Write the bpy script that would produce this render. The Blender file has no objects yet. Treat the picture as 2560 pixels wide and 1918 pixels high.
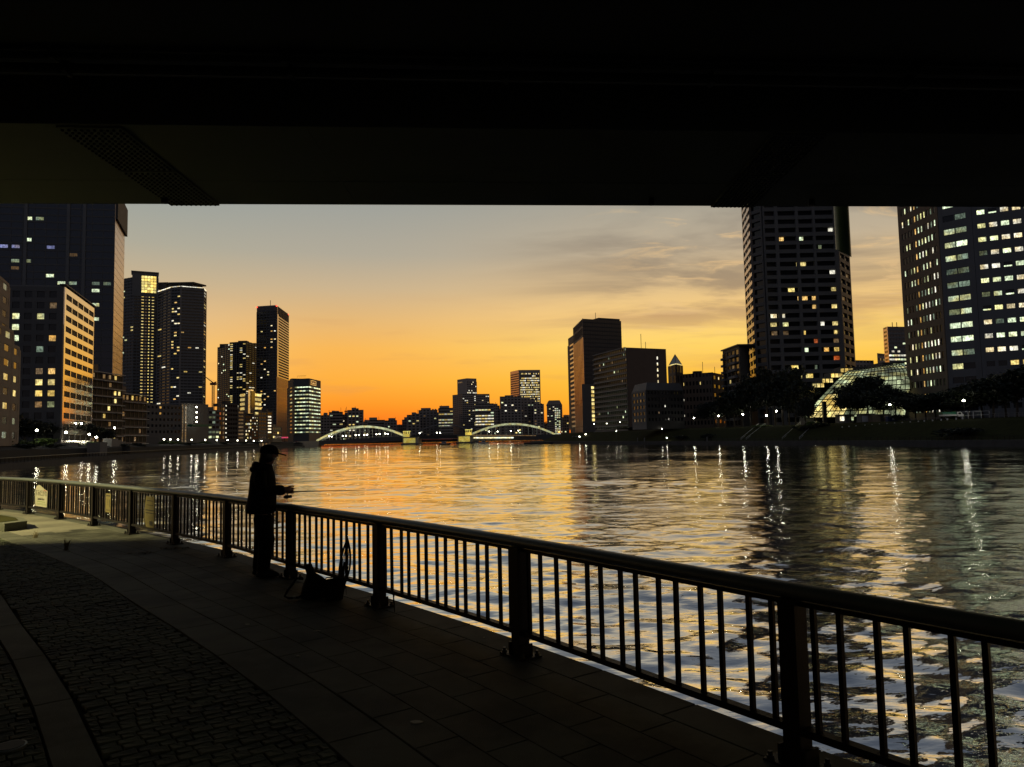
import bpy, math, random
import numpy as np
from mathutils import Vector, Matrix
R_ = random.Random(7)
scene = bpy.context.scene
COL = scene.collection

# ------------------------------------------------------------------ camera
IW, IH, FPX = 2560, 1918, 1850.0
CAM = np.array([0.0, 0.0, 1.75])
PITCH = math.atan((1095 - 959) / FPX)
ROLL = 0.0207
_f = np.array([0, math.cos(PITCH), math.sin(PITCH)])
_r = np.array([1.0, 0, 0])
_u = np.cross(_r, _f)
CR = _r * math.cos(ROLL) - _u * math.sin(ROLL)
CU = _u * math.cos(ROLL) + _r * math.sin(ROLL)
cam_data = bpy.data.cameras.new('camera')
cam = bpy.data.objects.new('camera', cam_data)
COL.objects.link(cam)
cam_data.sensor_fit = 'HORIZONTAL'
cam_data.sensor_width = 36.0
cam_data.lens = 36.0 * FPX / IW
cam_data.clip_start = 0.05
cam_data.clip_end = 9000
cam.matrix_world = Matrix(((CR[0], CU[0], -_f[0], CAM[0]), (CR[1], CU[1], -_f[1], CAM[1]),
                           (CR[2], CU[2], -_f[2], CAM[2]), (0, 0, 0, 1)))
scene.camera = cam
scene.render.resolution_x, scene.render.resolution_y = 1024, 767


def ray(x, y):
    return CR * (x - IW / 2) / FPX + CU * (IH / 2 - y) / FPX + _f


def G(x, y, z=0.0):
    d = ray(x, y)
    t = (z - CAM[2]) / d[2]
    p = CAM + t * d
    return (float(p[0]), float(p[1]))


def AT(x, y, Y):
    d = ray(x, y)
    p = CAM + d * (Y / d[1])
    return (float(p[0]), float(p[1]), float(p[2]))


# ------------------------------------------------------------------ world: dusk sky
world = bpy.data.worlds.new('World')
scene.world = world
world.use_nodes = True
wt = world.node_tree
wt.nodes.clear()
SUN_AZ = 4.0     # degrees to the right of the view axis


class NT:
    def __init__(s, t): s.t = t
    def n(s, typ, **k):
        o = s.t.nodes.new(typ)
        for a, b in k.items(): setattr(o, a, b)
        return o
    def l(s, a, b): s.t.links.new(a, b)
    def m(s, op, a, b=None, c=None, clamp=False):
        o = s.n('ShaderNodeMath', operation=op)
        o.use_clamp = clamp
        for i, v in enumerate((a, b, c)):
            if v is None: continue
            if isinstance(v, (int, float)): o.inputs[i].default_value = v
            else: s.l(v, o.inputs[i])
        return o.outputs[0]
    def mix(s, f, a, b, bt='MIX'):
        o = s.n('ShaderNodeMix', data_type='RGBA', blend_type=bt)
        for sock, v in ((o.inputs[0], f), (o.inputs[6], a), (o.inputs[7], b)):
            if isinstance(v, (int, float)): sock.default_value = v
            elif isinstance(v, tuple): sock.default_value = (*v, 1)
            else: s.l(v, sock)
        return o.outputs[2]
    def ramp(s, f, pts, interp='LINEAR'):
        o = s.n('ShaderNodeValToRGB')
        e = o.color_ramp
        e.interpolation = interp
        while len(e.elements) < len(pts): e.elements.new(1)
        for i, (p, c) in enumerate(pts):
            e.elements[i].position = p
            e.elements[i].color = (*c, 1)
        s.l(f, o.inputs[0])
        return o.outputs[0]
    def sstep(s, v, a, b):
        o = s.n('ShaderNodeMapRange', interpolation_type='SMOOTHSTEP')
        o.inputs[1].default_value = a
        o.inputs[2].default_value = b
        s.l(v, o.inputs[0])
        return o.outputs[0]


def srgb(r, g, b):
    f = lambda c: (c / 12.92 if c <= 0.04045 else ((c + 0.055) / 1.055) ** 2.4)
    return (f(r / 255), f(g / 255), f(b / 255))


w = NT(wt)
tc = w.n('ShaderNodeTexCoord')
sep = w.n('ShaderNodeSeparateXYZ')
w.l(tc.outputs['Generated'], sep.inputs[0])
sx, sy, sz = sep.outputs
elev = w.m('MULTIPLY', w.m('ARCSINE', sz), 57.2958)            # degrees
az = w.m('MULTIPLY', w.m('ARCTAN2', sx, sy), 57.2958)
# cosine of the azimuth away from the afterglow
hyp = w.m('SQRT', w.m('MAXIMUM', w.m('ADD', w.m('MULTIPLY', sx, sx), w.m('MULTIPLY', sy, sy)), 1e-6))
ca = w.m('DIVIDE', w.m('ADD', w.m('MULTIPLY', sx, math.sin(math.radians(SUN_AZ))),
                       w.m('MULTIPLY', sy, math.cos(math.radians(SUN_AZ)))), hyp)
ef = w.m('DIVIDE', w.m('MAXIMUM', elev, 0.0), 90.0)


def E(*pts):
    return [(d / 90.0, srgb(*c)) for d, c in pts]


deep = w.ramp(ef, E((0, (247, 92, 26)), (1.2, (252, 116, 28)), (2.7, (255, 150, 38)), (4.5, (255, 174, 58)),
                    (7, (248, 182, 84)), (9.2, (228, 182, 116)), (11.5, (203, 178, 140)), (14, (176, 168, 150)),
                    (17.5, (159, 160, 152)), (24, (108, 114, 119)), (38, (72, 79, 90)), (60, (44, 53, 68)),
                    (90, (33, 42, 58))))
gold = w.ramp(ef, E((0, (255, 118, 30)), (1.2, (255, 146, 34)), (2.7, (255, 178, 46)), (4.5, (255, 194, 62)),
                    (7, (255, 212, 104)), (9.2, (248, 204, 126)), (11.5, (220, 188, 138)), (14, (190, 173, 146)),
                    (17.5, (168, 162, 147)), (24, (112, 114, 116)), (38, (73, 79, 89)), (60, (44, 53, 68)),
                    (90, (33, 42, 58))))
back = w.ramp(ef, E((0, (84, 82, 84)), (6, (90, 87, 92)), (14, (84, 87, 98)), (30, (66, 76, 94)),
                    (60, (44, 56, 78)), (90, (32, 44, 64))))
fr = w.mix(w.sstep(az, -14.0, 10.0), deep, gold)
# side glow is paler towards the left
pale = w.ramp(ef, E((0, (236, 150, 76)), (2.7, (250, 178, 84)), (4.5, (252, 192, 100)), (7, (244, 194, 116)), (9.2, (226, 188, 134)),
                    (11.5, (198, 177, 142)), (14, (174, 169, 151)), (17.5, (154, 160, 155)), (24, (105, 113, 119)),
                    (38, (71, 79, 90)), (60, (44, 53, 68)), (90, (33, 42, 58))))
fr = w.mix(w.sstep(az, -13.0, -27.0), fr, pale)
sky = w.mix(w.sstep(ca, -0.35, 0.86), back, fr)
# thin evening cloud, streaked, lying to the right
den = w.m('ADD', w.m('MAXIMUM', sz, 0.0), 0.06)
px_ = w.m('DIVIDE', sx, den)
py_ = w.m('DIVIDE', sy, den)
cmb = w.n('ShaderNodeCombineXYZ')
w.l(px_, cmb.inputs[0]); w.l(py_, cmb.inputs[1])
mp = w.n('ShaderNodeMapping')
mp.inputs['Rotation'].default_value = (0, 0, math.radians(-38))
mp.inputs['Scale'].default_value = (0.75, 1.5, 1)
mp.inputs['Location'].default_value = (3.1, 0.7, 0)
w.l(cmb.outputs[0], mp.inputs[0])
n1 = w.n('ShaderNodeTexNoise'); n1.inputs['Scale'].default_value = 1.0
n1.inputs['Detail'].default_value = 5; n1.inputs['Roughness'].default_value = 0.58
n1.inputs['Distortion'].default_value = 0.5
w.l(mp.outputs[0], n1.inputs[0])
n2 = w.n('ShaderNodeTexNoise'); n2.inputs['Scale'].default_value = 2.7
n2.inputs['Detail'].default_value = 6; n2.inputs['Roughness'].default_value = 0.6
n2.inputs['Distortion'].default_value = 0.9
w.l(mp.outputs[0], n2.inputs[0])
rightm = w.m('MULTIPLY', w.sstep(az, -6.0, 14.0), w.sstep(elev, 4.0, 10.5))
veil = w.m('MULTIPLY', w.sstep(n1.outputs[0], 0.36, 0.62), rightm)
veil = w.m('MULTIPLY', veil, w.sstep(elev, 50.0, 22.0))
veilcol = w.ramp(ef, E((0, (206, 146, 88)), (7, (204, 158, 104)), (11, (156, 134, 108)), (17.5, (124, 121, 115)), (30, (92, 98, 108)), (90, (44, 56, 78))))
sky = w.mix(w.m('MULTIPLY', veil, 0.85), sky, veilcol)
wisp = w.m('MULTIPLY', w.sstep(n2.outputs[0], 0.52, 0.66), w.m('MULTIPLY', w.sstep(az, 4.0, 15.0), w.sstep(elev, 5.0, 11.0)))
wisp = w.m('MULTIPLY', wisp, w.sstep(elev, 30.0, 20.0))
sky = w.mix(w.m('MULTIPLY', wisp, 0.55), sky, srgb(236, 196, 138))
# low dark streaks near the horizon on the right
n3 = w.n('ShaderNodeTexNoise'); n3.inputs['Scale'].default_value = 1.0
n3.inputs['Detail'].default_value = 6
cm3 = w.n('ShaderNodeCombineXYZ')
w.l(w.m('MULTIPLY', az, 0.085), cm3.inputs[0]); w.l(w.m('MULTIPLY', elev, 0.62), cm3.inputs[1])
w.l(cm3.outputs[0], n3.inputs[0])
low = w.m('MULTIPLY', w.m('MULTIPLY', w.sstep(n3.outputs[0], 0.52, 0.72), w.sstep(elev, 1.0, 3.0)), w.sstep(elev, 12.0, 7.0))
sky = w.mix(w.m('MULTIPLY', low, 0.30), sky, srgb(196, 140, 96))
# a little of the physical sky for the upper dome
nish = w.n('ShaderNodeTexSky')
nish.sky_type = 'NISHITA'
nish.sun_disc = False
nish.sun_elevation = math.radians(-3.0)
nish.sun_rotation = math.radians(SUN_AZ)
addc = w.mix(0.04, sky, nish.outputs[0], 'ADD')
ground = w.mix(w.sstep(elev, 0.0, -1.5), addc, (0.02, 0.02, 0.022))
bg = w.n('ShaderNodeBackground')
w.l(ground, bg.inputs[0])
bg.inputs[1].default_value = 1.0
world.cycles.sampling_method = 'MANUAL'
world.cycles.sample_map_resolution = 512
wo = w.n('ShaderNodeOutputWorld')
w.l(bg.outputs[0], wo.inputs[0])

vs = scene.view_settings
vs.view_transform = 'Standard'; vs.look = 'None'; vs.exposure = 0.0; vs.gamma = 1.0
vs.use_curve_mapping = False
cy = scene.cycles
cy.use_denoising = True
try: cy.denoiser = 'OPENIMAGEDENOISE'
except Exception: pass
cy.max_bounces = 4; cy.diffuse_bounces = 2; cy.glossy_bounces = 3; cy.transmission_bounces = 2
cy.caustics_reflective = False; cy.caustics_refractive = False
cy.sample_clamp_indirect = 9.0
cy.blur_glossy = 0.3


# ------------------------------------------------------------------ materials
M = {}


def mat(name, col, rough=0.7, metal=0.0, var=0.25, scale=3.0, bump=0.0, bscale=None, spec=0.5, detail=4, coord='Object', coat=0.0, stain=0.0):
    m = bpy.data.materials.new(name)
    m.use_nodes = True
    t = NT(m.node_tree)
    b = m.node_tree.nodes['Principled BSDF']
    b.inputs['Roughness'].default_value = rough
    b.inputs['Metallic'].default_value = metal
    b.inputs['Specular IOR Level'].default_value = spec
    b.inputs['Coat Weight'].default_value = coat
    tcn = t.n('ShaderNodeTexCoord')
    if var > 0:
        nz = t.n('ShaderNodeTexNoise')
        nz.inputs['Scale'].default_value = scale
        nz.inputs['Detail'].default_value = detail
        t.l(tcn.outputs[coord], nz.inputs[0])
        oi = t.n('ShaderNodeObjectInfo')
        f = t.m('ADD', t.m('MULTIPLY', nz.outputs[0], 2 * var), t.m('MULTIPLY', oi.outputs['Random'], var * 0.8))
        f = t.m('ADD', f, 1.0 - 1.4 * var)
        if stain > 0:      # old spills and worn patches, larger than single stones
            ns = t.n('ShaderNodeTexNoise'); ns.inputs['Scale'].default_value = 0.9; ns.inputs['Detail'].default_value = 7
            ns.inputs['Roughness'].default_value = 0.65
            t.l(tcn.outputs[coord], ns.inputs[0])
            f = t.m('MULTIPLY', f, t.m('ADD', t.m('MULTIPLY', t.sstep(ns.outputs[0], 0.36, 0.6), stain), 1.0 - 0.6 * stain))
        c = t.mix(1.0, tuple(col), f, 'MULTIPLY')
        t.l(c, b.inputs['Base Color'])
        rr = t.m('ADD', t.m('MULTIPLY', nz.outputs[0], 0.25), rough - 0.125, clamp=True)
        t.l(rr, b.inputs['Roughness'])
    else:
        b.inputs['Base Color'].default_value = (*col, 1)
    if bump > 0:
        nb = t.n('ShaderNodeTexNoise')
        nb.inputs['Scale'].default_value = bscale or scale * 6
        nb.inputs['Detail'].default_value = 5
        t.l(tcn.outputs[coord], nb.inputs[0])
        bn = t.n('ShaderNodeBump')
        bn.inputs['Strength'].default_value = bump
        bn.inputs['Distance'].default_value = 0.02
        t.l(nb.outputs[0], bn.inputs['Height'])
        t.l(bn.outputs[0], b.inputs['Normal'])
    M[name] = m
    return m


def lit(name, col, strength, var=0.5, scale=0.9):
    """a glowing surface"""
    m = bpy.data.materials.new(name)
    m.use_nodes = True
    t = NT(m.node_tree)
    b = m.node_tree.nodes['Principled BSDF']
    b.inputs['Base Color'].default_value = (0.05, 0.05, 0.05, 1)
    b.inputs['Roughness'].default_value = 0.2
    g = t.n('ShaderNodeNewGeometry')
    nz = t.n('ShaderNodeTexNoise')
    nz.inputs['Scale'].default_value = scale
    nz.inputs['Detail'].default_value = 3
    t.l(g.outputs['Position'], nz.inputs[0])
    oi = t.n('ShaderNodeObjectInfo')
    f = t.m('ADD', t.m('MULTIPLY', t.sstep(nz.outputs[0], 0.34, 0.66), var), 1.0 - var)
    if var > 0:
        # blinds, furniture and ceiling lights: finer upright and level streaks
        mp3 = t.n('ShaderNodeMapping'); mp3.inputs['Scale'].default_value = (3.2, 3.2, 1.3)
        t.l(g.outputs['Position'], mp3.inputs[0])
        nf_ = t.n('ShaderNodeTexNoise'); nf_.inputs['Scale'].default_value = 1.0; nf_.inputs['Detail'].default_value = 2
        t.l(mp3.outputs[0], nf_.inputs[0])
        f = t.m('MULTIPLY', f, t.m('ADD', t.m('MULTIPLY', t.sstep(nf_.outputs[0], 0.36, 0.62), 0.6), 0.5))
        f = t.m('MULTIPLY', f, t.m('ADD', t.m('MULTIPLY', oi.outputs['Random'], 0.95), 0.5))
        vc = t.n('ShaderNodeVectorMath', operation='SCALE'); t.l(g.outputs['Position'], vc.inputs[0]); vc.inputs['Scale'].default_value = 0.21
        wn = t.n('ShaderNodeTexNoise'); wn.inputs['Scale'].default_value = 1.0; wn.inputs['Detail'].default_value = 0
        t.l(vc.outputs[0], wn.inputs[0])
        warm = tuple(min(1.0, c * k_) for c, k_ in zip(col, (1.05, 0.84, 0.55)))
        t.l(t.mix(t.sstep(wn.outputs[0], 0.4, 0.68), tuple(col), warm), b.inputs['Emission Color'])
    else:
        b.inputs['Emission Color'].default_value = (*col, 1)
    t.l(t.m('MULTIPLY', f, strength), b.inputs['Emission Strength'])
    m.cycles.emission_sampling = 'AUTO' if strength > 3 else 'NONE'
    M[name] = m
    return m


mat('concrete', (0.22, 0.21, 0.2), 0.85, var=0.2, scale=0.4)
mat('dark_concrete', (0.19, 0.185, 0.175), 0.85, var=0.2, scale=0.4)
mat('charcoal', (0.095, 0.096, 0.098), 0.6, var=0.2, scale=0.3)
mat('beige', (0.27, 0.22, 0.17), 0.8, var=0.15, scale=0.5)
mat('brown', (0.15, 0.115, 0.09), 0.75, var=0.2, scale=0.3)
mat('blackish', (0.045, 0.042, 0.04), 0.7, var=0.2, scale=0.3)
mat('slate', (0.14, 0.145, 0.15), 0.65, var=0.2, scale=0.3)
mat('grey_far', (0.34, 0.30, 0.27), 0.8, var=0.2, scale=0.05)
mat('matte_glass', (0.016, 0.017, 0.019), 0.6, var=0.0, spec=0.15)
mat('pale_panel', (0.92, 0.86, 0.78), 0.09, metal=0.7, var=0.1, scale=0.3)
mat('pale_panel_rough', (0.70, 0.56, 0.46), 0.3, metal=0.75, var=0.15, scale=0.3)
mat('red_metal', (0.55, 0.32, 0.24), 0.3, metal=0.8, var=0.15, scale=0.3)
mat('glass', (0.012, 0.014, 0.017), 0.12, var=0.0, spec=0.5)
mat('blue_glass', (0.02, 0.028, 0.05), 0.1, var=0.0, spec=0.7)
mat('steel_dark', (0.02, 0.02, 0.02), 0.45, metal=0.3, var=0.2, scale=2)
mat('rail_paint', (0.007, 0.006, 0.006), 0.5, var=0.25, scale=8, bump=0.08, bscale=60, spec=0.2)
mat('handrail', (0.10, 0.118, 0.112), 0.42, metal=0.2, var=0.2, scale=6, bump=0.05, bscale=50)
mat('pale_edge', (0.5, 0.49, 0.46), 0.7, var=0.15, scale=0.5)
mat('path_concrete', (0.17, 0.165, 0.13), 0.85, var=0.25, scale=2, bump=0.2, bscale=80, stain=0.5)
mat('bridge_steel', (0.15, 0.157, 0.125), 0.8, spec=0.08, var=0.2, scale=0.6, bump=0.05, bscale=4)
mat('bridge_dark', (0.022, 0.022, 0.018), 0.8, spec=0.08, var=0.25, scale=0.6)  # darker steel, also carrying the shade of the inner girders
mat('pipe', (0.16, 0.27, 0.15), 0.35, var=0.15, scale=2)
mat('slab', (0.075, 0.078, 0.064), 0.72, var=0.34, scale=5, bump=0.25, bscale=120, stain=0.8, spec=0.14)
mat('band', (0.09, 0.094, 0.077), 0.75, var=0.3, scale=4, bump=0.2, bscale=120, stain=0.7, spec=0.14)
mat('cobble', (0.055, 0.065, 0.042), 0.75, var=0.45, scale=6, bump=0.5, bscale=40, stain=0.9, spec=0.14)
mat('joint', (0.018, 0.018, 0.016), 0.95, var=0.3, scale=20, spec=0.05)
mat('land', (0.06, 0.058, 0.052), 0.9, var=0.3, scale=0.2, spec=0.1)
mat('wall_stone', (0.11, 0.105, 0.097), 0.85, spec=0.1, var=0.35, scale=0.5, bump=0.3, bscale=3)
mat('grass', (0.045, 0.045, 0.016), 0.95, spec=0.05, var=0.5, scale=0.6, bump=0.4, bscale=8)
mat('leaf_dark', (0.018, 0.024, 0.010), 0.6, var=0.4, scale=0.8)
mat('leaf_bright', (0.10, 0.16, 0.03), 0.55, var=0.4, scale=0.8)  # lamplight painted into the leaf colour; also the green sign print
mat('bark', (0.05, 0.04, 0.03), 0.9, var=0.3, scale=4)
mat('white_paint', (0.7, 0.7, 0.68), 0.5, var=0.1, scale=1)
mat('lamp_pole', (0.10, 0.10, 0.10), 0.5, metal=0.4, var=0.1)
mat('bridge_paint', (0.62, 0.66, 0.56), 0.5, var=0.1, scale=0.3)
mat('stone_pier', (0.55, 0.5, 0.38), 0.8, var=0.2, scale=0.2)
mat('cloth_black', (0.006, 0.006, 0.006), 0.9, var=0.3, scale=10, bump=0.3, bscale=60, spec=0.1)
mat('cloth_dark', (0.008, 0.008, 0.009), 0.9, var=0.3, scale=10, bump=0.3, bscale=60, spec=0.1)
mat('skin', (0.22, 0.13, 0.10), 0.55, var=0.1, scale=8)
mat('hair', (0.01, 0.008, 0.007), 0.5, var=0.2, scale=30)
mat('rubber', (0.008, 0.008, 0.008), 0.6, var=0.2, scale=10, spec=0.2)
mat('sign_white', (0.30, 0.29, 0.22), 0.5, var=0.15, scale=6)
mat('sign_yellow', (0.17, 0.14, 0.045), 0.5, var=0.2, scale=6)
mat('sign_ink', (0.02, 0.02, 0.02), 0.6, var=0.0)
mat('sign_red', (0.5, 0.12, 0.06), 0.5, var=0.0)
mat('crane_red', (0.25, 0.06, 0.03), 0.6, var=0.1)
mat('truck_green', (0.03, 0.16, 0.09), 0.4, var=0.15)
mat('tarp_blue', (0.02, 0.04, 0.13), 0.6, var=0.3)
mat('litter', (0.45, 0.43, 0.36), 0.7, var=0.3, scale=30)
mat('weed', (0.13, 0.10, 0.04), 0.8, var=0.3, scale=10)
lit('lit_cool', (0.84, 1.0, 0.66), 1.5)
lit('lit_cool_dim', (0.62, 0.85, 0.62), 0.34)
lit('lit_white', (1.0, 0.96, 0.78), 1.6)
lit('lit_warm', (1.0, 0.62, 0.20), 1.15)
lit('lit_yellow', (1.0, 0.80, 0.30), 1.35)
lit('lit_gold', (1.0, 0.82, 0.28), 1.7, var=0.35)
lit('lit_dim', (1.0, 0.66, 0.34), 0.22)
lit('lit_red', (1.0, 0.22, 0.06), 0.7)
lit('lit_pink', (1.0, 0.12, 0.32), 1.2)
lit('lit_green', (0.86, 1.0, 0.58), 0.8, var=0.9, scale=0.12)
lit('lit_blue', (0.45, 0.5, 1.0), 0.6)
lit('floodlit_arch_glow', (0.95, 1.0, 0.56), 0.62, var=0.45, scale=0.25)  # floodlight on the arch ribs painted as emission
lit('floodlit_pier_glow', (1.0, 0.86, 0.20), 0.95, var=0.3, scale=0.3)  # gold floodlight on piers and gatehouses painted as emission
lit('deck_light', (0.92, 1.0, 0.8), 1.6)
lit('lamp_glow', (1.0, 0.97, 0.78), 55.0, var=0.0)
lit('lamp_small', (1.0, 0.95, 0.72), 24.0, var=0.0)
lit('lamp_red', (1.0, 0.25, 0.05), 12.0, var=0.0)
lit('beacon_red', (1.0, 0.06, 0.03), 5.0, var=0.0)


# ------------------------------------------------------------------ building blocks
WORLD = {}


def wloc(o): return WORLD.get(o.name, (0, 0, 0)) if o else (0, 0, 0)


def tag(o, label=None, cat=None, group=None, kind=None):
    if label: o['label'] = label
    if cat: o['category'] = cat
    if group: o['group'] = group
    if kind: o['kind'] = kind
    return o


def empty(name, loc, label=None, cat=None, group=None, rz=0):
    o = bpy.data.objects.new(name, None)
    o.empty_display_size = 0.3
    COL.objects.link(o)
    o.location = loc
    o.rotation_euler = (0, 0, rz)
    WORLD[o.name] = tuple(loc)
    return tag(o, label, cat, group)


class MB:
    def __init__(s):
        s.v = []; s.f = []; s.mi = []; s.mats = []; s.cur = 0; s.smooth = False
    def use(s, m):
        if m not in s.mats: s.mats.append(m)
        s.cur = s.mats.index(m)
        return s
    def add(s, vs, fs):
        k = len(s.v)
        s.v += [tuple(p) for p in vs]
        s.f += [tuple(i + k for i in f) for f in fs]
        s.mi += [s.cur] * len(fs)
    def hexa(s, p):
        s.add(p, [(0, 3, 2, 1), (4, 5, 6, 7), (0, 1, 5, 4), (1, 2, 6, 5), (2, 3, 7, 6), (3, 0, 4, 7)])
    def box(s, x0, x1, y0, y1, z0, z1):
        s.hexa([(x0, y0, z0), (x1, y0, z0), (x1, y1, z0), (x0, y1, z0), (x0, y0, z1), (x1, y0, z1), (x1, y1, z1), (x0, y1, z1)])
    def fbox(s, a, u, s0, s1, z0, z1, d0, d1):
        """box on a facade: a = origin in plan, u = unit along, outward = (u.y, -u.x)"""
        n = (u[1], -u[0])
        q = lambda t, d, z: (a[0] + u[0] * t + n[0] * d, a[1] + u[1] * t + n[1] * d, z)
        s.hexa([q(s0, d1, z0), q(s1, d1, z0), q(s1, d0, z0), q(s0, d0, z0), q(s0, d1, z1), q(s1, d1, z1), q(s1, d0, z1), q(s0, d0, z1)])
    def prism(s, poly, z0, z1):
        n = len(poly)
        s.add([(p[0], p[1], z0) for p in poly] + [(p[0], p[1], z1) for p in poly],
              [tuple(range(n - 1, -1, -1)), tuple(range(n, 2 * n))] +
              [(i, (i + 1) % n, n + (i + 1) % n, n + i) for i in range(n)])
    def tube(s, pts, rad, n=8, cap=True, ry=None):
        pts = [Vector(p) for p in pts]
        if not hasattr(rad, '__len__'): rad = [rad] * len(pts)
        rings = []
        up0 = None
        for i, p in enumerate(pts):
            t = (pts[min(i + 1, len(pts) - 1)] - pts[max(i - 1, 0)])
            t = t.normalized() if t.length > 1e-9 else Vector((0, 0, 1))
            ref = Vector((0, 0, 1)) if abs(t.z) < 0.95 else Vector((1, 0, 0))
            if up0 is not None:
                a = (up0 - t * up0.dot(t))
                a = a.normalized() if a.length > 1e-6 else ref
            else:
                a = (ref - t * ref.dot(t)).normalized()
            up0 = a
            b = t.cross(a)
            r2 = (ry if ry else 1.0)
            rings.append([p + a * (math.cos(2 * math.pi * k / n) * rad[i] * r2) + b * (math.sin(2 * math.pi * k / n) * rad[i]) for k in range(n)])
        vs = [q for r in rings for q in r]
        fs = []
        for i in range(len(rings) - 1):
            for k in range(n):
                fs.append((i * n + k, i * n + (k + 1) % n, (i + 1) * n + (k + 1) % n, (i + 1) * n + k))
        if cap:
            fs.append(tuple(range(n - 1, -1, -1)))
            m0 = (len(rings) - 1) * n
            fs.append(tuple(range(m0, m0 + n)))
        s.add(vs, fs)
    def loft(s, rings, cap=True):
        """rings: (cx, cy, cz, rx, ry) horizontal ellipses, 14 sided"""
        n = 14
        vs = []
        for cx, cy_, cz, rx, ry in rings:
            vs += [(cx + rx * math.cos(2 * math.pi * k / n), cy_ + ry * math.sin(2 * math.pi * k / n), cz) for k in range(n)]
        fs = []
        for i in range(len(rings) - 1):
            for k in range(n):
                fs.append((i * n + k, i * n + (k + 1) % n, (i + 1) * n + (k + 1) % n, (i + 1) * n + k))
        if cap:
            fs.append(tuple(range(n - 1, -1, -1)))
            m0 = (len(rings) - 1) * n
            fs.append(tuple(range(m0, m0 + n)))
        s.add(vs, fs)
    def ball(s, c, rx, ry, rz, nu=12, nv=8):
        vs = [(c[0], c[1], c[2] - rz)]
        for j in range(1, nv):
            ph = -math.pi / 2 + math.pi * j / nv
            for i in range(nu):
                th = 2 * math.pi * i / nu
                vs.append((c[0] + rx * math.cos(ph) * math.cos(th), c[1] + ry * math.cos(ph) * math.sin(th), c[2] + rz * math.sin(ph)))
        vs.append((c[0], c[1], c[2] + rz))
        fs = []
        for i in range(nu): fs.append((0, 1 + (i + 1) % nu, 1 + i))
        for j in range(nv - 2):
            for i in range(nu):
                a = 1 + j * nu
                fs.append((a + i, a + (i + 1) % nu, a + nu + (i + 1) % nu, a + nu + i))
        a = 1 + (nv - 2) * nu
        for i in range(nu): fs.append((a + i, a + (i + 1) % nu, len(vs) - 1))
        s.add(vs, fs)
    def mesh(s, name, mats=None, off=(0, 0, 0)):
        me = bpy.data.meshes.new(name)
        vs = [(p[0] - off[0], p[1] - off[1], p[2] - off[2]) for p in s.v]
        me.from_pydata(vs, [], s.f)
        if mats is not None:
            me.materials.append(M[mats] if isinstance(mats, str) else mats)
        else:
            for m in s.mats: me.materials.append(M[m])
            me.polygons.foreach_set('material_index', s.mi)
        if s.smooth:
            me.polygons.foreach_set('use_smooth', [True] * len(s.f))
        me.update()
        return me
    def build(s, name, m=None, parent=None, kind=None, local=False, **k):
        if not s.v: return None
        off = (0, 0, 0) if local else wloc(parent)
        o = bpy.data.objects.new(name, s.mesh(name, m, off))
        COL.objects.link(o)
        if parent:
            o.parent = parent
            WORLD[o.name] = wloc(parent)
        if kind: o['kind'] = kind
        return tag(o, **k)


def place(me, name, parent, loc, rz=0.0, kind=None):
    o = bpy.data.objects.new(name, me)
    COL.objects.link(o)
    b = wloc(parent)
    o.location = (loc[0] - b[0], loc[1] - b[1], loc[2] - b[2])
    o.rotation_euler = (0, 0, rz)
    if parent: o.parent = parent
    if kind: o['kind'] = kind
    return o


def plan(a, b):
    d = (b[0] - a[0], b[1] - a[1])
    L = math.hypot(*d)
    return L, (d[0] / L, d[1] / L)


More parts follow.
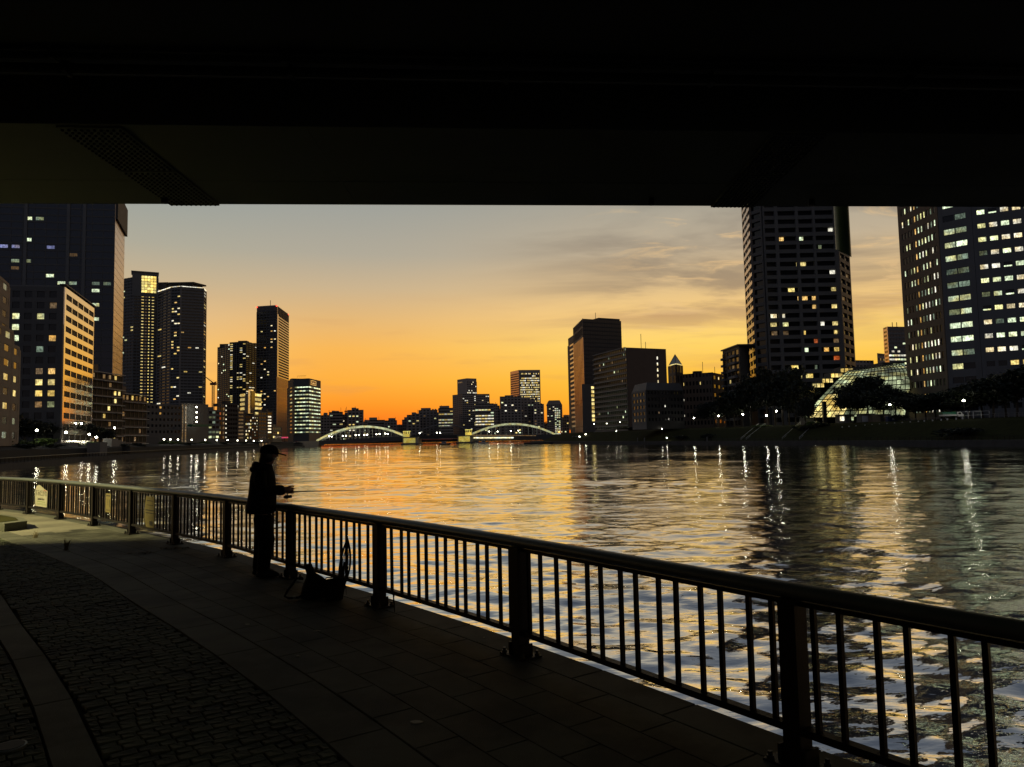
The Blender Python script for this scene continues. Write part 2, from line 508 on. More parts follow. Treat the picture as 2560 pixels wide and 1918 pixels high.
def facade(root, a, b, z0, z1, nf, nc, wall, sp=0.45, pw=0.2, d=0.3, glass='glass', win=None, split=False,
           blank=(0, 0, 0, 0), pier_mat=None, dark=None, names=('spandrel', 'pier', 'window')):
    """one wall of a building: glazing behind, spandrels and piers standing proud, panes in the recesses"""
    L, u = plan(a, b)
    n = (u[1], -u[0])
    rz = math.atan2(u[1], u[0])
    l, r, t, bm = blank
    sl, sr, zb, zt = l, L - r, z0 + bm, z1 - t
    g = MB(); g.fbox(a, u, sl, sr, zb, zt, 0.0, 0.03)
    g.build('glazing', glass, root)
    bl = MB()
    if l > 0: bl.fbox(a, u, 0, l, z0, z1, 0.0, d + .02)
    if r > 0: bl.fbox(a, u, L - r, L, z0, z1, 0.0, d + .02)
    if t > 0: bl.fbox(a, u, sl + .01, sr - .01, zt, z1, 0.0, d + .03)
    if bm > 0: bl.fbox(a, u, sl + .01, sr - .01, z0, zb, 0.0, d + .03)
    bl.build('wall_panel', wall, root)
    fh = (zt - zb) / nf
    cw = (sr - sl) / nc
    P = lambda s_, d_: (a[0] + u[0] * s_ + n[0] * d_, a[1] + u[1] * s_ + n[1] * d_)
    if sp > 0:
        if split:
            k = MB(); k.box(-(sr - sl) / 2, (sr - sl) / 2, -d, 0, 0, sp * fh)
            me = k.mesh('spandrel', wall)
            for i in range(nf):
                p = P((sl + sr) / 2, 0)
                place(me, names[0], root, (p[0], p[1], zb + i * fh), rz)
        else:
            k = MB()
            for i in range(nf): k.fbox(a, u, sl, sr, zb + i * fh, zb + i * fh + sp * fh, 0.0, d)
            k.build(names[0], wall, root, kind='stuff')
    if pw > 0:
        if split:
            k = MB(); k.box(-pw * cw / 2, pw * cw / 2, -(d - .04), 0, 0, zt - zb)
            me = k.mesh('pier', pier_mat or wall)
            for j in range(nc + 1):
                p = P(sl + j * cw, 0)
                place(me, names[1], root, (p[0], p[1], zb), rz)
        else:
            k = MB()
            for j in range(nc + 1): k.fbox(a, u, sl + j * cw - pw * cw / 2, sl + j * cw + pw * cw / 2, zb, zt, 0.0, d - .04)
            k.build(names[1], pier_mat or wall, root, kind='stuff')
    if win:
        w0, w1 = pw / 2 * cw + .03 * cw, cw - pw / 2 * cw - .03 * cw
        h0, h1 = sp * fh + .04 * fh, fh - .03 * fh
        cache = {}
        jb = MB()
        for i in range(nf):
            for j in range(nc):
                m = win(i, j)
                if m is None: m = dark
                if m is None: continue
                if isinstance(m, str): m = (m, 0, 1, 0, 1)
                mm, fx0, fx1, fz0, fz1 = m
                q0, q1 = w0 + (w1 - w0) * fx0, w0 + (w1 - w0) * fx1
                k0, k1 = h0 + (h1 - h0) * fz0, h0 + (h1 - h0) * fz1
                if split:
                    key = (mm, round(q1 - q0, 3), round(k1 - k0, 3))
                    if key not in cache:
                        k = MB(); k.box(-(q1 - q0) / 2, (q1 - q0) / 2, -.08, -.031, 0, k1 - k0)
                        cache[key] = k.mesh('window', mm)
                    p = P(sl + j * cw + (q0 + q1) / 2, 0)
                    place(cache[key], names[2], root, (p[0], p[1], zb + i * fh + k0), rz)
                else:
                    jb.use(mm).fbox(a, u, sl + j * cw + q0, sl + j * cw + q1, zb + i * fh + k0, zb + i * fh + k1, .031, .08)
        jb.build('lit_window', None, root, kind='stuff')


def corners(pts):
    """[(px, py_top, Y)] -> plan points and the mean top height"""
    w_ = [AT(*p) for p in pts]
    return [(p[0], p[1]) for p in w_], sum(p[2] for p in w_) / len(w_)


def body(root, poly, z0, z1, m, name='wall'):
    k = MB(); k.prism(poly, z0, z1)
    return k.build(name, m, root)


def closed(front, depth=25.0):
    """footprint from the visible front corners (left to right); two visible faces give a parallelogram"""
    if len(front) == 3:
        a, b, c = front
        return [a, b, c, (a[0] + c[0] - b[0], a[1] + c[1] - b[1])]
    a, z = front[0], front[-1]
    L = math.hypot(a[0] + z[0], a[1] + z[1])
    dr = ((a[0] + z[0]) / L * depth, (a[1] + z[1]) / L * depth)
    return list(front) + [(z[0] + dr[0], z[1] + dr[1]), (a[0] + dr[0], a[1] + dr[1])]


def rndwin(p, mats=('lit_yellow', 'lit_white', 'lit_cool', 'lit_warm'), seed=1, rowp=None, small=False):
    r = random.Random(seed)
    def fn(i, j):
        pp = rowp(i, j) if rowp else p
        if r.random() < pp:
            m = r.choice(mats)
            if small:
                x = r.uniform(0, .45)
                return (m, x, x + .5, .1, .9)
            return m
        return None
    return fn

# ------------------------------------------------------------------ water
WZ = -2.3


def make_water():
    rng = np.random.default_rng(5)
    ang = np.concatenate([np.radians(np.linspace(-62, -42, 14, endpoint=False)),
                          np.radians(np.linspace(-42, 46, 690, endpoint=False)),
                          np.radians(np.linspace(46, 100, 50))])
    rad = np.concatenate([np.geomspace(3.4, 330, 760, endpoint=False), np.geomspace(330, 1500, 60)])
    A, Rr = np.meshgrid(ang, rad)
    X = Rr * np.sin(A); Y = Rr * np.cos(A)
    dr = np.gradient(rad)[:, None] * np.ones_like(A)
    Z = np.zeros_like(X)
    GUST = 0.85 + 0.32 * np.sin(X * .11 + Y * .05 + 1.0) * np.sin(Y * .083 - X * .03) + 0.25 * np.sin(X * .031 - Y * .047 + .6)
    wind = math.radians(-97)          # waves run roughly along the view, crests across it
    for k in range(84):
        big = k >= 52
        lam = 3.0 * (6.0 ** rng.random()) if big else 0.6 * (4.6 ** rng.random())
        th = wind + rng.normal(0, 0.5 if big else 0.62)
        kx, ky = math.cos(th) * 2 * math.pi / lam, math.sin(th) * 2 * math.pi / lam
        a = (0.0085 if big else 0.0235) * lam / (2 * math.pi)
        att = np.clip((lam / np.maximum(dr, 1e-6) - 2.2) / 2.2, 0, 1)
        ph = rng.random() * 6.283
        # slowly drifting groups break up the regularity
        gx, gy = rng.normal(0, 0.05 if big else 0.16, 2)
        grp = 0.6 + 0.55 * np.sin(gx * X + gy * Y + rng.random() * 6.283)
        arg = kx * X + ky * Y + ph
        Z += (1.0 if big else GUST) * a * att * grp * (np.sin(arg) + 0.25 * np.cos(2 * arg))
    V = np.stack([X, Y, Z], -1).reshape(-1, 3)
    nr, na = X.shape
    idx = np.arange(nr * na).reshape(nr, na)
    q = np.stack([idx[:-1, :-1], idx[1:, :-1], idx[1:, 1:], idx[:-1, 1:]], -1).reshape(-1, 4)
    me = bpy.data.meshes.new('river')
    me.vertices.add(len(V)); me.vertices.foreach_set('co', V.astype(np.float32).ravel())
    me.loops.add(q.size); me.loops.foreach_set('vertex_index', q.astype(np.int32).ravel())
    me.polygons.add(len(q)); me.polygons.foreach_set('loop_start', np.arange(0, q.size, 4, dtype=np.int32))
    me.polygons.foreach_set('use_smooth', np.ones(len(q), dtype=bool))
    me.update(); me.validate()
    m = bpy.data.materials.new('river_water'); m.use_nodes = True
    t = NT(m.node_tree)
    b = m.node_tree.nodes['Principled BSDF']
    b.inputs['Base Color'].default_value = (0.010, 0.014, 0.013, 1)
    b.inputs['Roughness'].default_value = 0.03
    b.inputs['IOR'].default_value = 1.33
    g = t.n('ShaderNodeNewGeometry')
    mp_ = t.n('ShaderNodeMapping')
    mp_.inputs['Rotation'].default_value = (0, 0, math.radians(8))
    mp_.inputs['Scale'].default_value = (0.55, 1.25, 1)
    t.l(g.outputs['Position'], mp_.inputs[0])
    hs = []
    for sc_, wgt in ((0.35, 0.20), (1.3, 0.24), (4.2, 0.075)):
        nz = t.n('ShaderNodeTexNoise'); nz.inputs['Scale'].default_value = sc_; nz.inputs['Detail'].default_value = 3
        t.l(mp_.outputs[0], nz.inputs[0])
        hs.append(t.m('MULTIPLY', nz.outputs[0], wgt))
    h = t.m('ADD', t.m('ADD', hs[0], hs[1]), hs[2])
    cm_ = t.n('ShaderNodeTexNoise'); cm_.inputs['Scale'].default_value = 0.035; cm_.inputs['Detail'].default_value = 3
    t.l(mp_.outputs[0], cm_.inputs[0])
    bn = t.n('ShaderNodeBump'); t.l(t.m('ADD', t.m('MULTIPLY', t.sstep(cm_.outputs[0], .35, .65), 0.26), 0.20), bn.inputs['Strength']); bn.inputs['Distance'].default_value = 0.55
    t.l(h, bn.inputs['Height']); t.l(bn.outputs[0], b.inputs['Normal'])
    gl = t.n('ShaderNodeBsdfGlossy'); gl.inputs['Roughness'].default_value = 0.03
    gl.inputs['Color'].default_value = (0.97, 0.97, 0.95, 1)
    t.l(bn.outputs[0], gl.inputs['Normal'])
    fn = t.n('ShaderNodeFresnel'); fn.inputs['IOR'].default_value = 1.62
    t.l(bn.outputs[0], fn.inputs['Normal'])
    fac = t.m('ADD', t.m('MULTIPLY', t.m('POWER', fn.outputs[0], 1.12), 1.5), 0.0, clamp=True)
    ms = t.n('ShaderNodeMixShader')
    t.l(fac, ms.inputs[0]); t.l(b.outputs[0], ms.inputs[1]); t.l(gl.outputs[0], ms.inputs[2])
    t.l(ms.outputs[0], m.node_tree.nodes['Material Output'].inputs[0])
    me.materials.append(m)
    o = bpy.data.objects.new('river', me); COL.objects.link(o)
    o.location = (0, 0, WZ)
    o['kind'] = 'structure'
    return o


make_water()

# ------------------------------------------------------------------ terrace: laid out along the railing
posts_px = [(72.8, 1284.7), (150, 1297.8), (234.7, 1314), (329, 1334.7), (437, 1359.7), (567, 1391.5),
            (727, 1444), (949, 1514), (1302, 1638), (1997, 1912)]
ctl = [G(*p) for p in posts_px]
ctl = [(ctl[0][0] - 7.6, ctl[0][1] + 5.4), (ctl[0][0] - 3.7, ctl[0][1] + 2.9)] + ctl
ex = (ctl[-1][0] - ctl[-2][0], ctl[-1][1] - ctl[-2][1])
for k in range(1, 6): ctl.append((ctl[11][0] + ex[0] * k * 1.02, ctl[11][1] + ex[1] * k * 0.99))


def smooth_curve(pts, n=40):
    out = []
    P = [pts[0]] + list(pts) + [pts[-1]]
    for i in range(1, len(P) - 2):
        p0, p1, p2, p3 = [np.array(q) for q in P[i - 1:i + 3]]
        for k in range(n):
            t = k / n
            out.append(0.5 * (2 * p1 + (p2 - p0) * t + (2 * p0 - 5 * p1 + 4 * p2 - p3) * t * t + (-p0 + 3 * p1 - 3 * p2 + p3) * t ** 3))
    out.append(np.array(pts[-1]))
    return np.array(out)


RC = smooth_curve(ctl)
for _ in range(60):     # relax the traced wobble
    RC[1:-1] = RC[1:-1] * 0.5 + 0.25 * (RC[:-2] + RC[2:])
seg = np.linalg.norm(np.diff(RC, axis=0), axis=1)
RS = np.concatenate([[0], np.cumsum(seg)])
RLEN = RS[-1]
TAN = np.gradient(RC, RS, axis=0)
TAN /= np.linalg.norm(TAN, axis=1)[:, None]
for _ in range(120):
    TAN[1:-1] = TAN[1:-1] * 0.5 + 0.25 * (TAN[:-2] + TAN[2:])
TAN /= np.linalg.norm(TAN, axis=1)[:, None]


def RP(s, n=0.0):
    """point at arc length s along the railing, n metres to the land side"""
    x = np.interp(s, RS, RC[:, 0]); y = np.interp(s, RS, RC[:, 1])
    tx = np.interp(s, RS, TAN[:, 0]); ty = np.interp(s, RS, TAN[:, 1])
    return (float(x + ty * n), float(y - tx * n), float(tx), float(ty))


# travelling left to right the land is on the right hand: (ty, -tx) points to the camera side
def q4(s0, s1, n0, n1):
    return [RP(s0, n1)[:2], RP(s1, n1)[:2], RP(s1, n0)[:2], RP(s0, n0)[:2]]


SS = np.linspace(0, RLEN, 90)
EDGE = -0.26
edge_poly = [RP(s, EDGE)[:2] for s in SS]
# ground sheet (structure): from the water's edge inland, behind and to the left
land_poly = [(60, -60), (60, -60)]
near_end = RP(RLEN, EDGE)
k = MB()
outer = [(-80, 60), (-80, -60), (near_end[0] + 2, -60)]
k.prism(list(reversed(edge_poly))[::1] + [(-26, 28)] + outer[0:0] + [(-80, 60), (-80, -60), (near_end[0] + 1.0, -60)], WZ - 1.0, -0.030)
terrace = k.build('terrace', 'joint', kind='structure')
# drop the prism's concave cap problem by triangulating
import bmesh
bm = bmesh.new(); bm.from_mesh(terrace.data)
bmesh.ops.triangulate(bm, faces=[f for f in bm.faces if len(f.verts) > 4])
bmesh.ops.recalc_face_normals(bm, faces=bm.faces)
bm.to_mesh(terrace.data); bm.free()
tag(terrace)
WORLD[terrace.name] = (0, 0, 0)

# coping stones along the edge
NSLAB = 0


def stone(parent, name, poly, z0, z1, m, chamf=0.0, tilt=0.0):
    c = (sum(p[0] for p in poly) / 4, sum(p[1] for p in poly) / 4)
    k = MB()
    if chamf > 0:
        top = [(p[0] + (c[0] - p[0]) * chamf, p[1] + (c[1] - p[1]) * chamf) for p in poly]
        vs = [(p[0], p[1], z0) for p in poly] + [(p[0], p[1], z1 - 0.006) for p in poly] + [(p[0], p[1], z1 + tilt * ((i % 2) - .5)) for i, p in enumerate(top)]
        fs = [(8, 9, 10, 11)]
        for i in range(4):
            j = (i + 1) % 4
            fs += [(i, j, 4 + j, 4 + i), (4 + i, 4 + j, 8 + j, 8 + i)]
        k.add(vs, fs)
    else:
        k.prism(poly, z0, z1)
    return k


def lay(name, s0, s1, n0, n1, ls, bond, m, gap, jit=0.0, chamf=0.03, rows=1, limit=None, parent=terrace, zj=0.0, cross=False):
    """pave the strip n0..n1 along the railing; cross=True lays the courses across the strip"""
    rest = MB()
    items = []
    rr = random.Random(sum(map(ord, name)) + rows)
    if cross:
        s = s0
        c = 0
        while s < s1:
            L = ls * (1 + rr.uniform(-jit, jit) * .5)
            n = n0 - (n1 - n0) / rows * (0.5 if c % 2 else 0.0) * (1 + rr.uniform(-.3, .3))
            while n < n1 - .01:
                h = (n1 - n0) / rows * (1 + rr.uniform(-jit, jit))
                b0, b1 = max(n, n0) + gap / 2, min(n + h, n1) - gap / 2
                n += h
                if b1 - b0 < .03: continue
                j0, j1 = rr.uniform(0, jit) * .02, rr.uniform(0, jit) * .02
                p = q4(s + gap / 2 + j0, s + L - gap / 2 - j1, b0, b1)
                items.append((p, rr.uniform(-zj, zj)))
            s += L; c += 1
    else:
        h = (n1 - n0) / rows
        for r in range(rows):
            s = s0 - (ls * bond * (r % 2)) - rr.random() * 0.02
            while s < s1:
                L = ls * (1 + rr.uniform(-jit, jit))
                p = q4(s + gap / 2, s + L - gap / 2, n0 + r * h + gap / 2, n0 + (r + 1) * h - gap / 2)
                s += L
                items.append((p, rr.uniform(-zj, zj)))
    def far_(p):
        cx = sum(v[0] for v in p) / 4; cy_ = sum(v[1] for v in p) / 4
        d_ = math.hypot(cx, cy_)
        vis = cy_ > 3.3 and abs(cx / cy_) < .72
        return d_ if vis else d_ + 100
    items = [(far_(p), p, dz) for p, dz in items]
    items.sort(key=lambda t: t[0])
    for i, (dist, p, dz) in enumerate(items):
        if dist > 140: continue
        kk = stone(parent, name, p, -0.029, dz, m, chamf, zj)
        if limit is None or i < limit: kk.build(name, m, parent)
        else: rest.add(kk.v, kk.f)
    rest.build(name, m, parent, kind='stuff')


S_A = 0.5
lay('paving_slab', 15.0, RLEN - 5, 0.06, 1.53, 0.60, 0.5, 'slab', 0.008, rows=5, limit=230, chamf=0.012)
lay('coping_stone', 0.2, RLEN - 5, EDGE, 0.055, 0.9, 0.0, 'band', 0.008, rows=1, limit=60, chamf=0.012)
lay('band_stone', 0.2, RLEN - 5, 1.535, 1.90, 1.20, 0.0, 'band', 0.006, rows=1, limit=40, chamf=0.01)
lay('cobblestone', 6.0, RLEN - 5, 1.91, 2.98, 0.10, 0.5, 'cobble', 0.007, jit=0.3, rows=9, limit=295, chamf=0.12, zj=0.005, cross=True)
lay('kerb_band_stone', 6.0, RLEN - 5, 2.99, 3.22, 1.5, 0.0, 'band', 0.006, rows=1, limit=30, chamf=0.01)
lay('inner_cobblestone', 9.0, RLEN - 5, 3.235, 5.4, 0.10, 0.5, 'cobble', 0.007, jit=0.3, rows=18, limit=150, chamf=0.12, zj=0.005, cross=True)

# far paved stretch of the terrace that catches the lamp light (plain concrete sheet)
k = MB()
for s0 in np.arange(0.0, 9.0, 0.5):
    p = q4(s0, s0 + 0.5, 1.91, 9.0)
    k.add([(v[0], v[1], -0.022) for v in p], [(0, 1, 2, 3)])
for s0 in np.arange(0.0, 15.0, 0.5):
    p = q4(s0, s0 + 0.5, 0.062, 1.533)
    k.add([(v[0], v[1], -0.002) for v in p], [(0, 1, 2, 3)])
k.build('path', 'path_concrete', kind='structure')
# unseen flood wall behind the viewer, added to block low sky light
k = MB()
for s0 in np.arange(9.0, RLEN, 1.5):
    p = q4(s0, s0 + 1.502, 12.0, 12.5)
    k.prism(p, -.03, 4.6)
tag(k.build('unseen_flood_wall', 'concrete'), 'unseen concrete flood wall, added to shade the land side of the terrace', 'wall')

# low raised planting bed at the far left of the terrace
pb = [(-15.2, 18.6), (-13.4, 16.6), (-10.75, 15.75), (-10.60, 16.25), (-11.1, 16.9), (-13.4, 18.9)]
root = empty('planter', (-12.6, 17.2, 0), 'low stone-edged planting bed on the lit part of the terrace', 'planter')
k = MB(); k.prism(pb, -0.02, 0.17); k.build('kerb', 'band', root)
inn = [(p[0] + (-12.75 - p[0]) * .14, p[1] + (17.35 - p[1]) * .14) for p in pb]
k = MB(); k.prism(inn, 0.1, 0.178); k.build('soil', 'grass', root)

# ground uplight set flush in the paving
gx, gy = G(22 * 1.1573, 1615 * 1.1573)
root = empty('ground_light', (gx, gy, 0), 'round unlit ground light set flush in the cobbles, metal rim', 'ground light')
k = MB(); k.tube([(gx, gy, -0.02), (gx, gy, 0.012)], [0.085, 0.085], 28); k.build('rim', 'handrail', root)
k = MB(); k.tube([(gx, gy, 0.0), (gx, gy, 0.0145)], [0.074, 0.074], 28); k.build('lens', 'matte_glass', root)

# ------------------------------------------------------------------ railing
rail = empty('railing', (RP(18)[0], RP(18)[1], 0), 'dark metal railing with paired uprights along the water\'s edge', 'railing')
HT = 0.905
# post positions: match the traced posts
post_s = [float(RS[np.argmin(np.hypot(RC[:, 0] - G(*p)[0], RC[:, 1] - G(*p)[1]))]) for p in posts_px]
post_s = [post_s[0] - 4.84, post_s[0] - 2.42] + post_s + [post_s[-1] + 2.42, post_s[-1] + 4.84]
# handrail: a wide flattened tube, one object
k = MB(); k.smooth = True
pts = [(*RP(s)[:2], HT) for s in np.linspace(max(post_s[0], 0.05), post_s[-1], 150)]
k.tube(pts, 0.064, 16, ry=0.66)
k.build('handrail', 'handrail', rail)
k = MB()
sl = np.linspace(max(post_s[0], 0.05), post_s[-1], 150)
for s0, s1 in zip(sl[:-1], sl[1:]):
    a, b = RP(s0), RP(s1)
    L, u = plan(a, b)
    k.fbox(a[:2], u, 0, L + .004, 0.832, 0.858, -0.02, 0.02)
k.build('upper_rail', 'rail_paint', rail)
k = MB()
for s0, s1 in zip(sl[:-1], sl[1:]):
    a, b = RP(s0), RP(s1)
    L, u = plan(a, b)
    k.fbox(a[:2], u, 0, L + .004, 0.165, 0.205, -0.03, 0.03)
k.build('lower_rail', 'rail_paint', rail)
# post, base plate and bolts share mesh data
k = MB(); k.box(-.052, .052, -.052, .052, 0.012, 0.862); post_me = k.mesh('post', 'rail_paint')
k = MB()
k.box(-.15, .15, -.10, .10, 0.0, 0.014)
plate_me = k.mesh('base_plate', 'rail_paint')
k = MB(); k.tube([(0, 0, 0.012), (0, 0, 0.052)], [.013, .013], 8); k.tube([(0, 0, 0.014), (0, 0, 0.030)], [.021, .021], 6)
bolt_me = k.mesh('bolt', 'steel_dark')
k = MB(); k.box(-.008, .008, -.06, .06, 0.014, 0.10); rib_me = k.mesh('gusset', 'rail_paint')
k = MB(); k.box(-.013, .013, -.013, .013, 0.2, 0.835); bal_me = k.mesh('baluster', 'rail_paint')
nb = 0
for i, s in enumerate(post_s):
    if s < 0.05: continue
    x, y, tx, ty = RP(s)
    rz = math.atan2(ty, tx)
    place(post_me, 'post', rail, (x, y, 0), rz)
    pl = place(plate_me, 'base_plate', rail, (x, y, 0), rz)
    for dx in (-.12, .12):
        for dy in (-.075, .075):
            b = bpy.data.objects.new('bolt', bolt_me); COL.objects.link(b); b.parent = pl; b.location = (dx, dy, 0)
    for dx in (-.075, .075):
        b = bpy.data.objects.new('gusset', rib_me); COL.objects.link(b); b.parent = pl; b.location = (dx, 0, 0)
    if i + 1 < len(post_s):
        s2 = post_s[i + 1]
        n = 7
        pit = (s2 - s - 0.06) / n
        for j in range(n):
            for fr in (0.30, 0.72):
                x, y, tx, ty = RP(s + 0.03 + (j + fr) * pit)
                ob_ = place(bal_me, 'baluster', rail, (x, y, 0), math.atan2(ty, tx) + R_.uniform(-.05, .05)); ob_.rotation_euler[0] = R_.uniform(-.006, .006); ob_.rotation_euler[1] = R_.uniform(-.006, .006)

# ------------------------------------------------------------------ signs hung on the railing
def text_mesh(body_, size, name, m, parent, loc, rot, ext=0.001):
    cu = bpy.data.curves.new(name, 'FONT')
    cu.body = body_; cu.size = size; cu.extrude = ext; cu.align_x = 'CENTER'; cu.align_y = 'CENTER'
    ob = bpy.data.objects.new('tmp_text', cu); COL.objects.link(ob)
    dg = bpy.context.evaluated_depsgraph_get()
    me = bpy.data.meshes.new_from_object(ob.evaluated_get(dg))
    bpy.data.objects.remove(ob)
    me.materials.clear(); me.materials.append(M[m])
    o = bpy.data.objects.new(name, me); COL.objects.link(o)
    o.parent = parent; o.location = loc; o.rotation_euler = rot
    return o


def sign(px, zc, outline, m, label, texts, bars, name='railing_sign', curve_in=False):
    # nearest railing arc length to the sign's pixel
    best = min(np.linspace(0.3, 20, 800), key=lambda s: abs(proj_x(*RP(s)[:2], zc) - px))
    x, y, tx, ty = RP(best, 0.045)
    # board faces the land side; local x runs along the railing left to right
    o = empty(name, (x, y, zc), label, 'sign', rz=math.atan2(ty, tx))
    k = MB(); n = len(outline)
    k.add([(p[0], -0.004, p[1]) for p in outline] + [(p[0], 0.004, p[1]) for p in outline],
          [tuple(range(n)), tuple(range(2 * n - 1, n - 1, -1))] + [(i, n + i, n + (i + 1) % n, (i + 1) % n) for i in range(n)])
    k.build('board', m, o, local=True)
    for body_, size, zz, xx, mm in texts:
        text_mesh(body_, size, 'lettering', mm, o, (xx, -0.0065, zz), (math.pi / 2, 0, 0))
    for (x0, x1, z0, z1, mm) in bars:
        k = MB(); k.box(x0, x1, -0.0065, -0.0045, z0, z1)
        k.build('print', mm, o, local=True)
    for zz in (-.1, .1):
        k = MB(); k.box(-.012, .012, 0.004, 0.03, zz - .015, zz + .015); k.build('clip', 'steel_dark', o, local=True)
    return o


def proj_x(x, y, z):
    v = np.array([x, y, z]) - CAM
    return IW / 2 + FPX * (v @ CR) / (v @ _f)


SW = 2.7
wave = [(SW * p, q) for p, q in [(-.17, -.28), (.165, -.285), (.18, .13), (.12, .15), (.06, .185), (0, .235), (-.04, .26), (-.085, .265), (-.13, .24), (-.165, .18), (-.18, .1)]]
sign(108, 0.52, wave, 'sign_white', 'pale signboard with a wavy top and large dark Japanese letters', [
    ('すみだがわ', 0.185, 0.055, 0.0, 'sign_ink'), ('Sumida River', 0.10, -0.085, 0.0, 'sign_ink')],
     [(-.32, .32, -.165, -.15, 'leaf_bright'), (-.38, .38, -.21, -.20, 'leaf_bright'), (-.38, .38, -.235, -.228, 'leaf_bright'), (.2, .42, .125, .14, 'sign_red')])
sign(277, 0.55, [(-.165, -.20), (.165, -.20), (.165, .20), (-.165, .20)], 'sign_yellow', 'small upright yellow notice with lines of print, hung on the railing', [],
     [(-.12, .12, .14, .165, 'sign_ink'), (.085, .12, -.08, .08, 'sign_ink'), (-.07, .02, .06, .068, 'sign_ink'), (-.07, .02, .03, .038, 'sign_ink'),
      (-.07, .02, 0, .008, 'sign_ink'), (-.07, .02, -.03, -.022, 'sign_ink'), (-.13, .13, -.155, -.14, 'sign_ink')])
curv = [(-.20, -.29), (.23, -.29), (.23, .29), (-.20, .29), (-.25, .15), (-.285, .02), (-.275, -.12)]
sign(381, 0.5, curv, 'sign_yellow', 'taller dull yellow two-part notice with a bowed edge, on the railing', [],
     [(-.22, .22, .02, .04, 'sign_ink'), (-.22, .22, -.03, -.015, 'sign_ink'), (-.16, .16, .2, .215, 'sign_ink'), (-.16, .16, .12, .13, 'sign_ink'),
      (0.0, .16, -.25, -.17, 'sign_ink')])

# ------------------------------------------------------------------ road bridge overhead
BD = (1.0, 0.077)
BL = math.hypot(*BD); BU = (BD[0] / BL, BD[1] / BL)


def bp(t, y0):     # point t metres along the bridge, on the line crossing x=0 at y0
    return (BU[0] * t, y0 + BU[1] * t)


road = empty('road_bridge', (-30, 14, 0), 'dark steel box-girder road bridge passing overhead', 'bridge')
SOF = 7.0


def girder(y0, y1, z0=SOF, h=2.1, m='bridge_steel', t0=-60, t1=230, name='box_girder'):
    k = MB()
    k.prism([bp(t0, y0), bp(t1, y0), bp(t1, y1), bp(t0, y1)], z0, z0 + h)
    return k.build(name, m, road)


g1 = girder(12.25, 16.40)
for ya_, yb_ in ((6.2, 10.6), (0.2, 4.5), (-5.8, -1.5), (-11.8, -7.6)): girder(ya_, yb_, m='bridge_dark')  # inner girders: their deeper shade is put into the colour
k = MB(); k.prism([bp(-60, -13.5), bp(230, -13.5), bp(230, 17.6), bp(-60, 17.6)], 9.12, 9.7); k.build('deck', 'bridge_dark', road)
k = MB(); k.prism([bp(-60, 17.3), bp(230, 17.3), bp(230, 17.6), bp(-60, 17.6)], 9.7, 10.7); k.build('parapet', 'bridge_dark', road)
# cross beams between the girders
for yy in (4.5, 10.6):
    for t in np.arange(-26, 40, 3.3):
        k = MB()
        w_ = 0.34 if int(round((t + 26) / 3.3)) % 4 == 0 else 0.14
        k.prism([bp(t, yy + .002), bp(t + w_, yy + .002), bp(t + w_, yy + 1.648), bp(t, yy + 1.648)], 7.75, 9.11)
        k.build('cross_beam', 'bridge_steel', road)
    k = MB(); k.prism([bp(-60, yy + .25), bp(200, yy + .25), bp(200, yy + .38), bp(-60, yy + .38)], 7.55, 7.70); k.build('cable_duct', 'bridge_dark', road)
# bolted splice plates under the outer girder
for pxl, pyl, wid in ((420, 440, 0.52), (1580, 446, 0.5)):
    gx0, gy0 = G(pxl * 1.1573, pyl * 1.1573, SOF)
    t = gx0 / BU[0]
    for (ya, yb) in ((12.32, 14.25), (14.33, 16.395)):
        k = MB(); k.prism([bp(t - wid, ya), bp(t + wid, ya), bp(t + wid, yb), bp(t - wid, yb)], SOF - .035, SOF + .01)
        sp_ = k.build('splice_plate', 'bridge_steel', road)
        kb = MB()
        for i in range(10):
            for j in range(17):
                a = bp(t - wid + .06 + i * (2 * wid - .12) / 9, ya + .08 + j * (yb - ya - .16) / 16)
                kb.box(a[0] - .017, a[0] + .017, a[1] - .017, a[1] + .017, SOF - .062, SOF - .034)
        kb.build('bolt', 'bridge_dark', sp_, kind='stuff')
# long weld seams
for y0 in (14.9,):
    k = MB(); k.prism([bp(-40, y0), bp(60, y0), bp(60, y0 + .02), bp(-40, y0 + .02)], SOF - .006, SOF + .01); k.build('weld_seam', 'bridge_steel', road)

# transverse stiffener seams, conduits and drain spouts under the girders
for t_ in np.arange(-28, 36, 8.2):
    k = MB(); k.prism([bp(t_, 12.3), bp(t_ + .03, 12.3), bp(t_ + .03, 16.38), bp(t_, 16.38)], SOF - .006, SOF + .01); k.build('stiffener_seam', 'bridge_steel', road)
for y0, r0 in ((10.2, .07), (9.9, .05)):
    k = MB(); k.tube([(*bp(-40, y0), SOF - r0 - .03), (*bp(60, y0), SOF - r0 - .03)], r0, 8); k.build('conduit', 'bridge_dark', road)
    for t_ in np.arange(-24, 30, 3.0):
        k = MB(); q_ = bp(t_, y0); k.box(q_[0] - .03, q_[0] + .03, q_[1] - r0 - .03, q_[1] + r0 + .03, SOF - 2 * r0 - .04, SOF + .005); k.build('conduit_clip', 'bridge_dark', road)
for t_ in (-7.3, 3.2, 6.9):
    k = MB(); q_ = bp(t_, 15.9); k.tube([(*q_, SOF - .14), (*q_, SOF + .02)], [.07, .06], 10); k.build('drain_spout', 'bridge_dark', road)

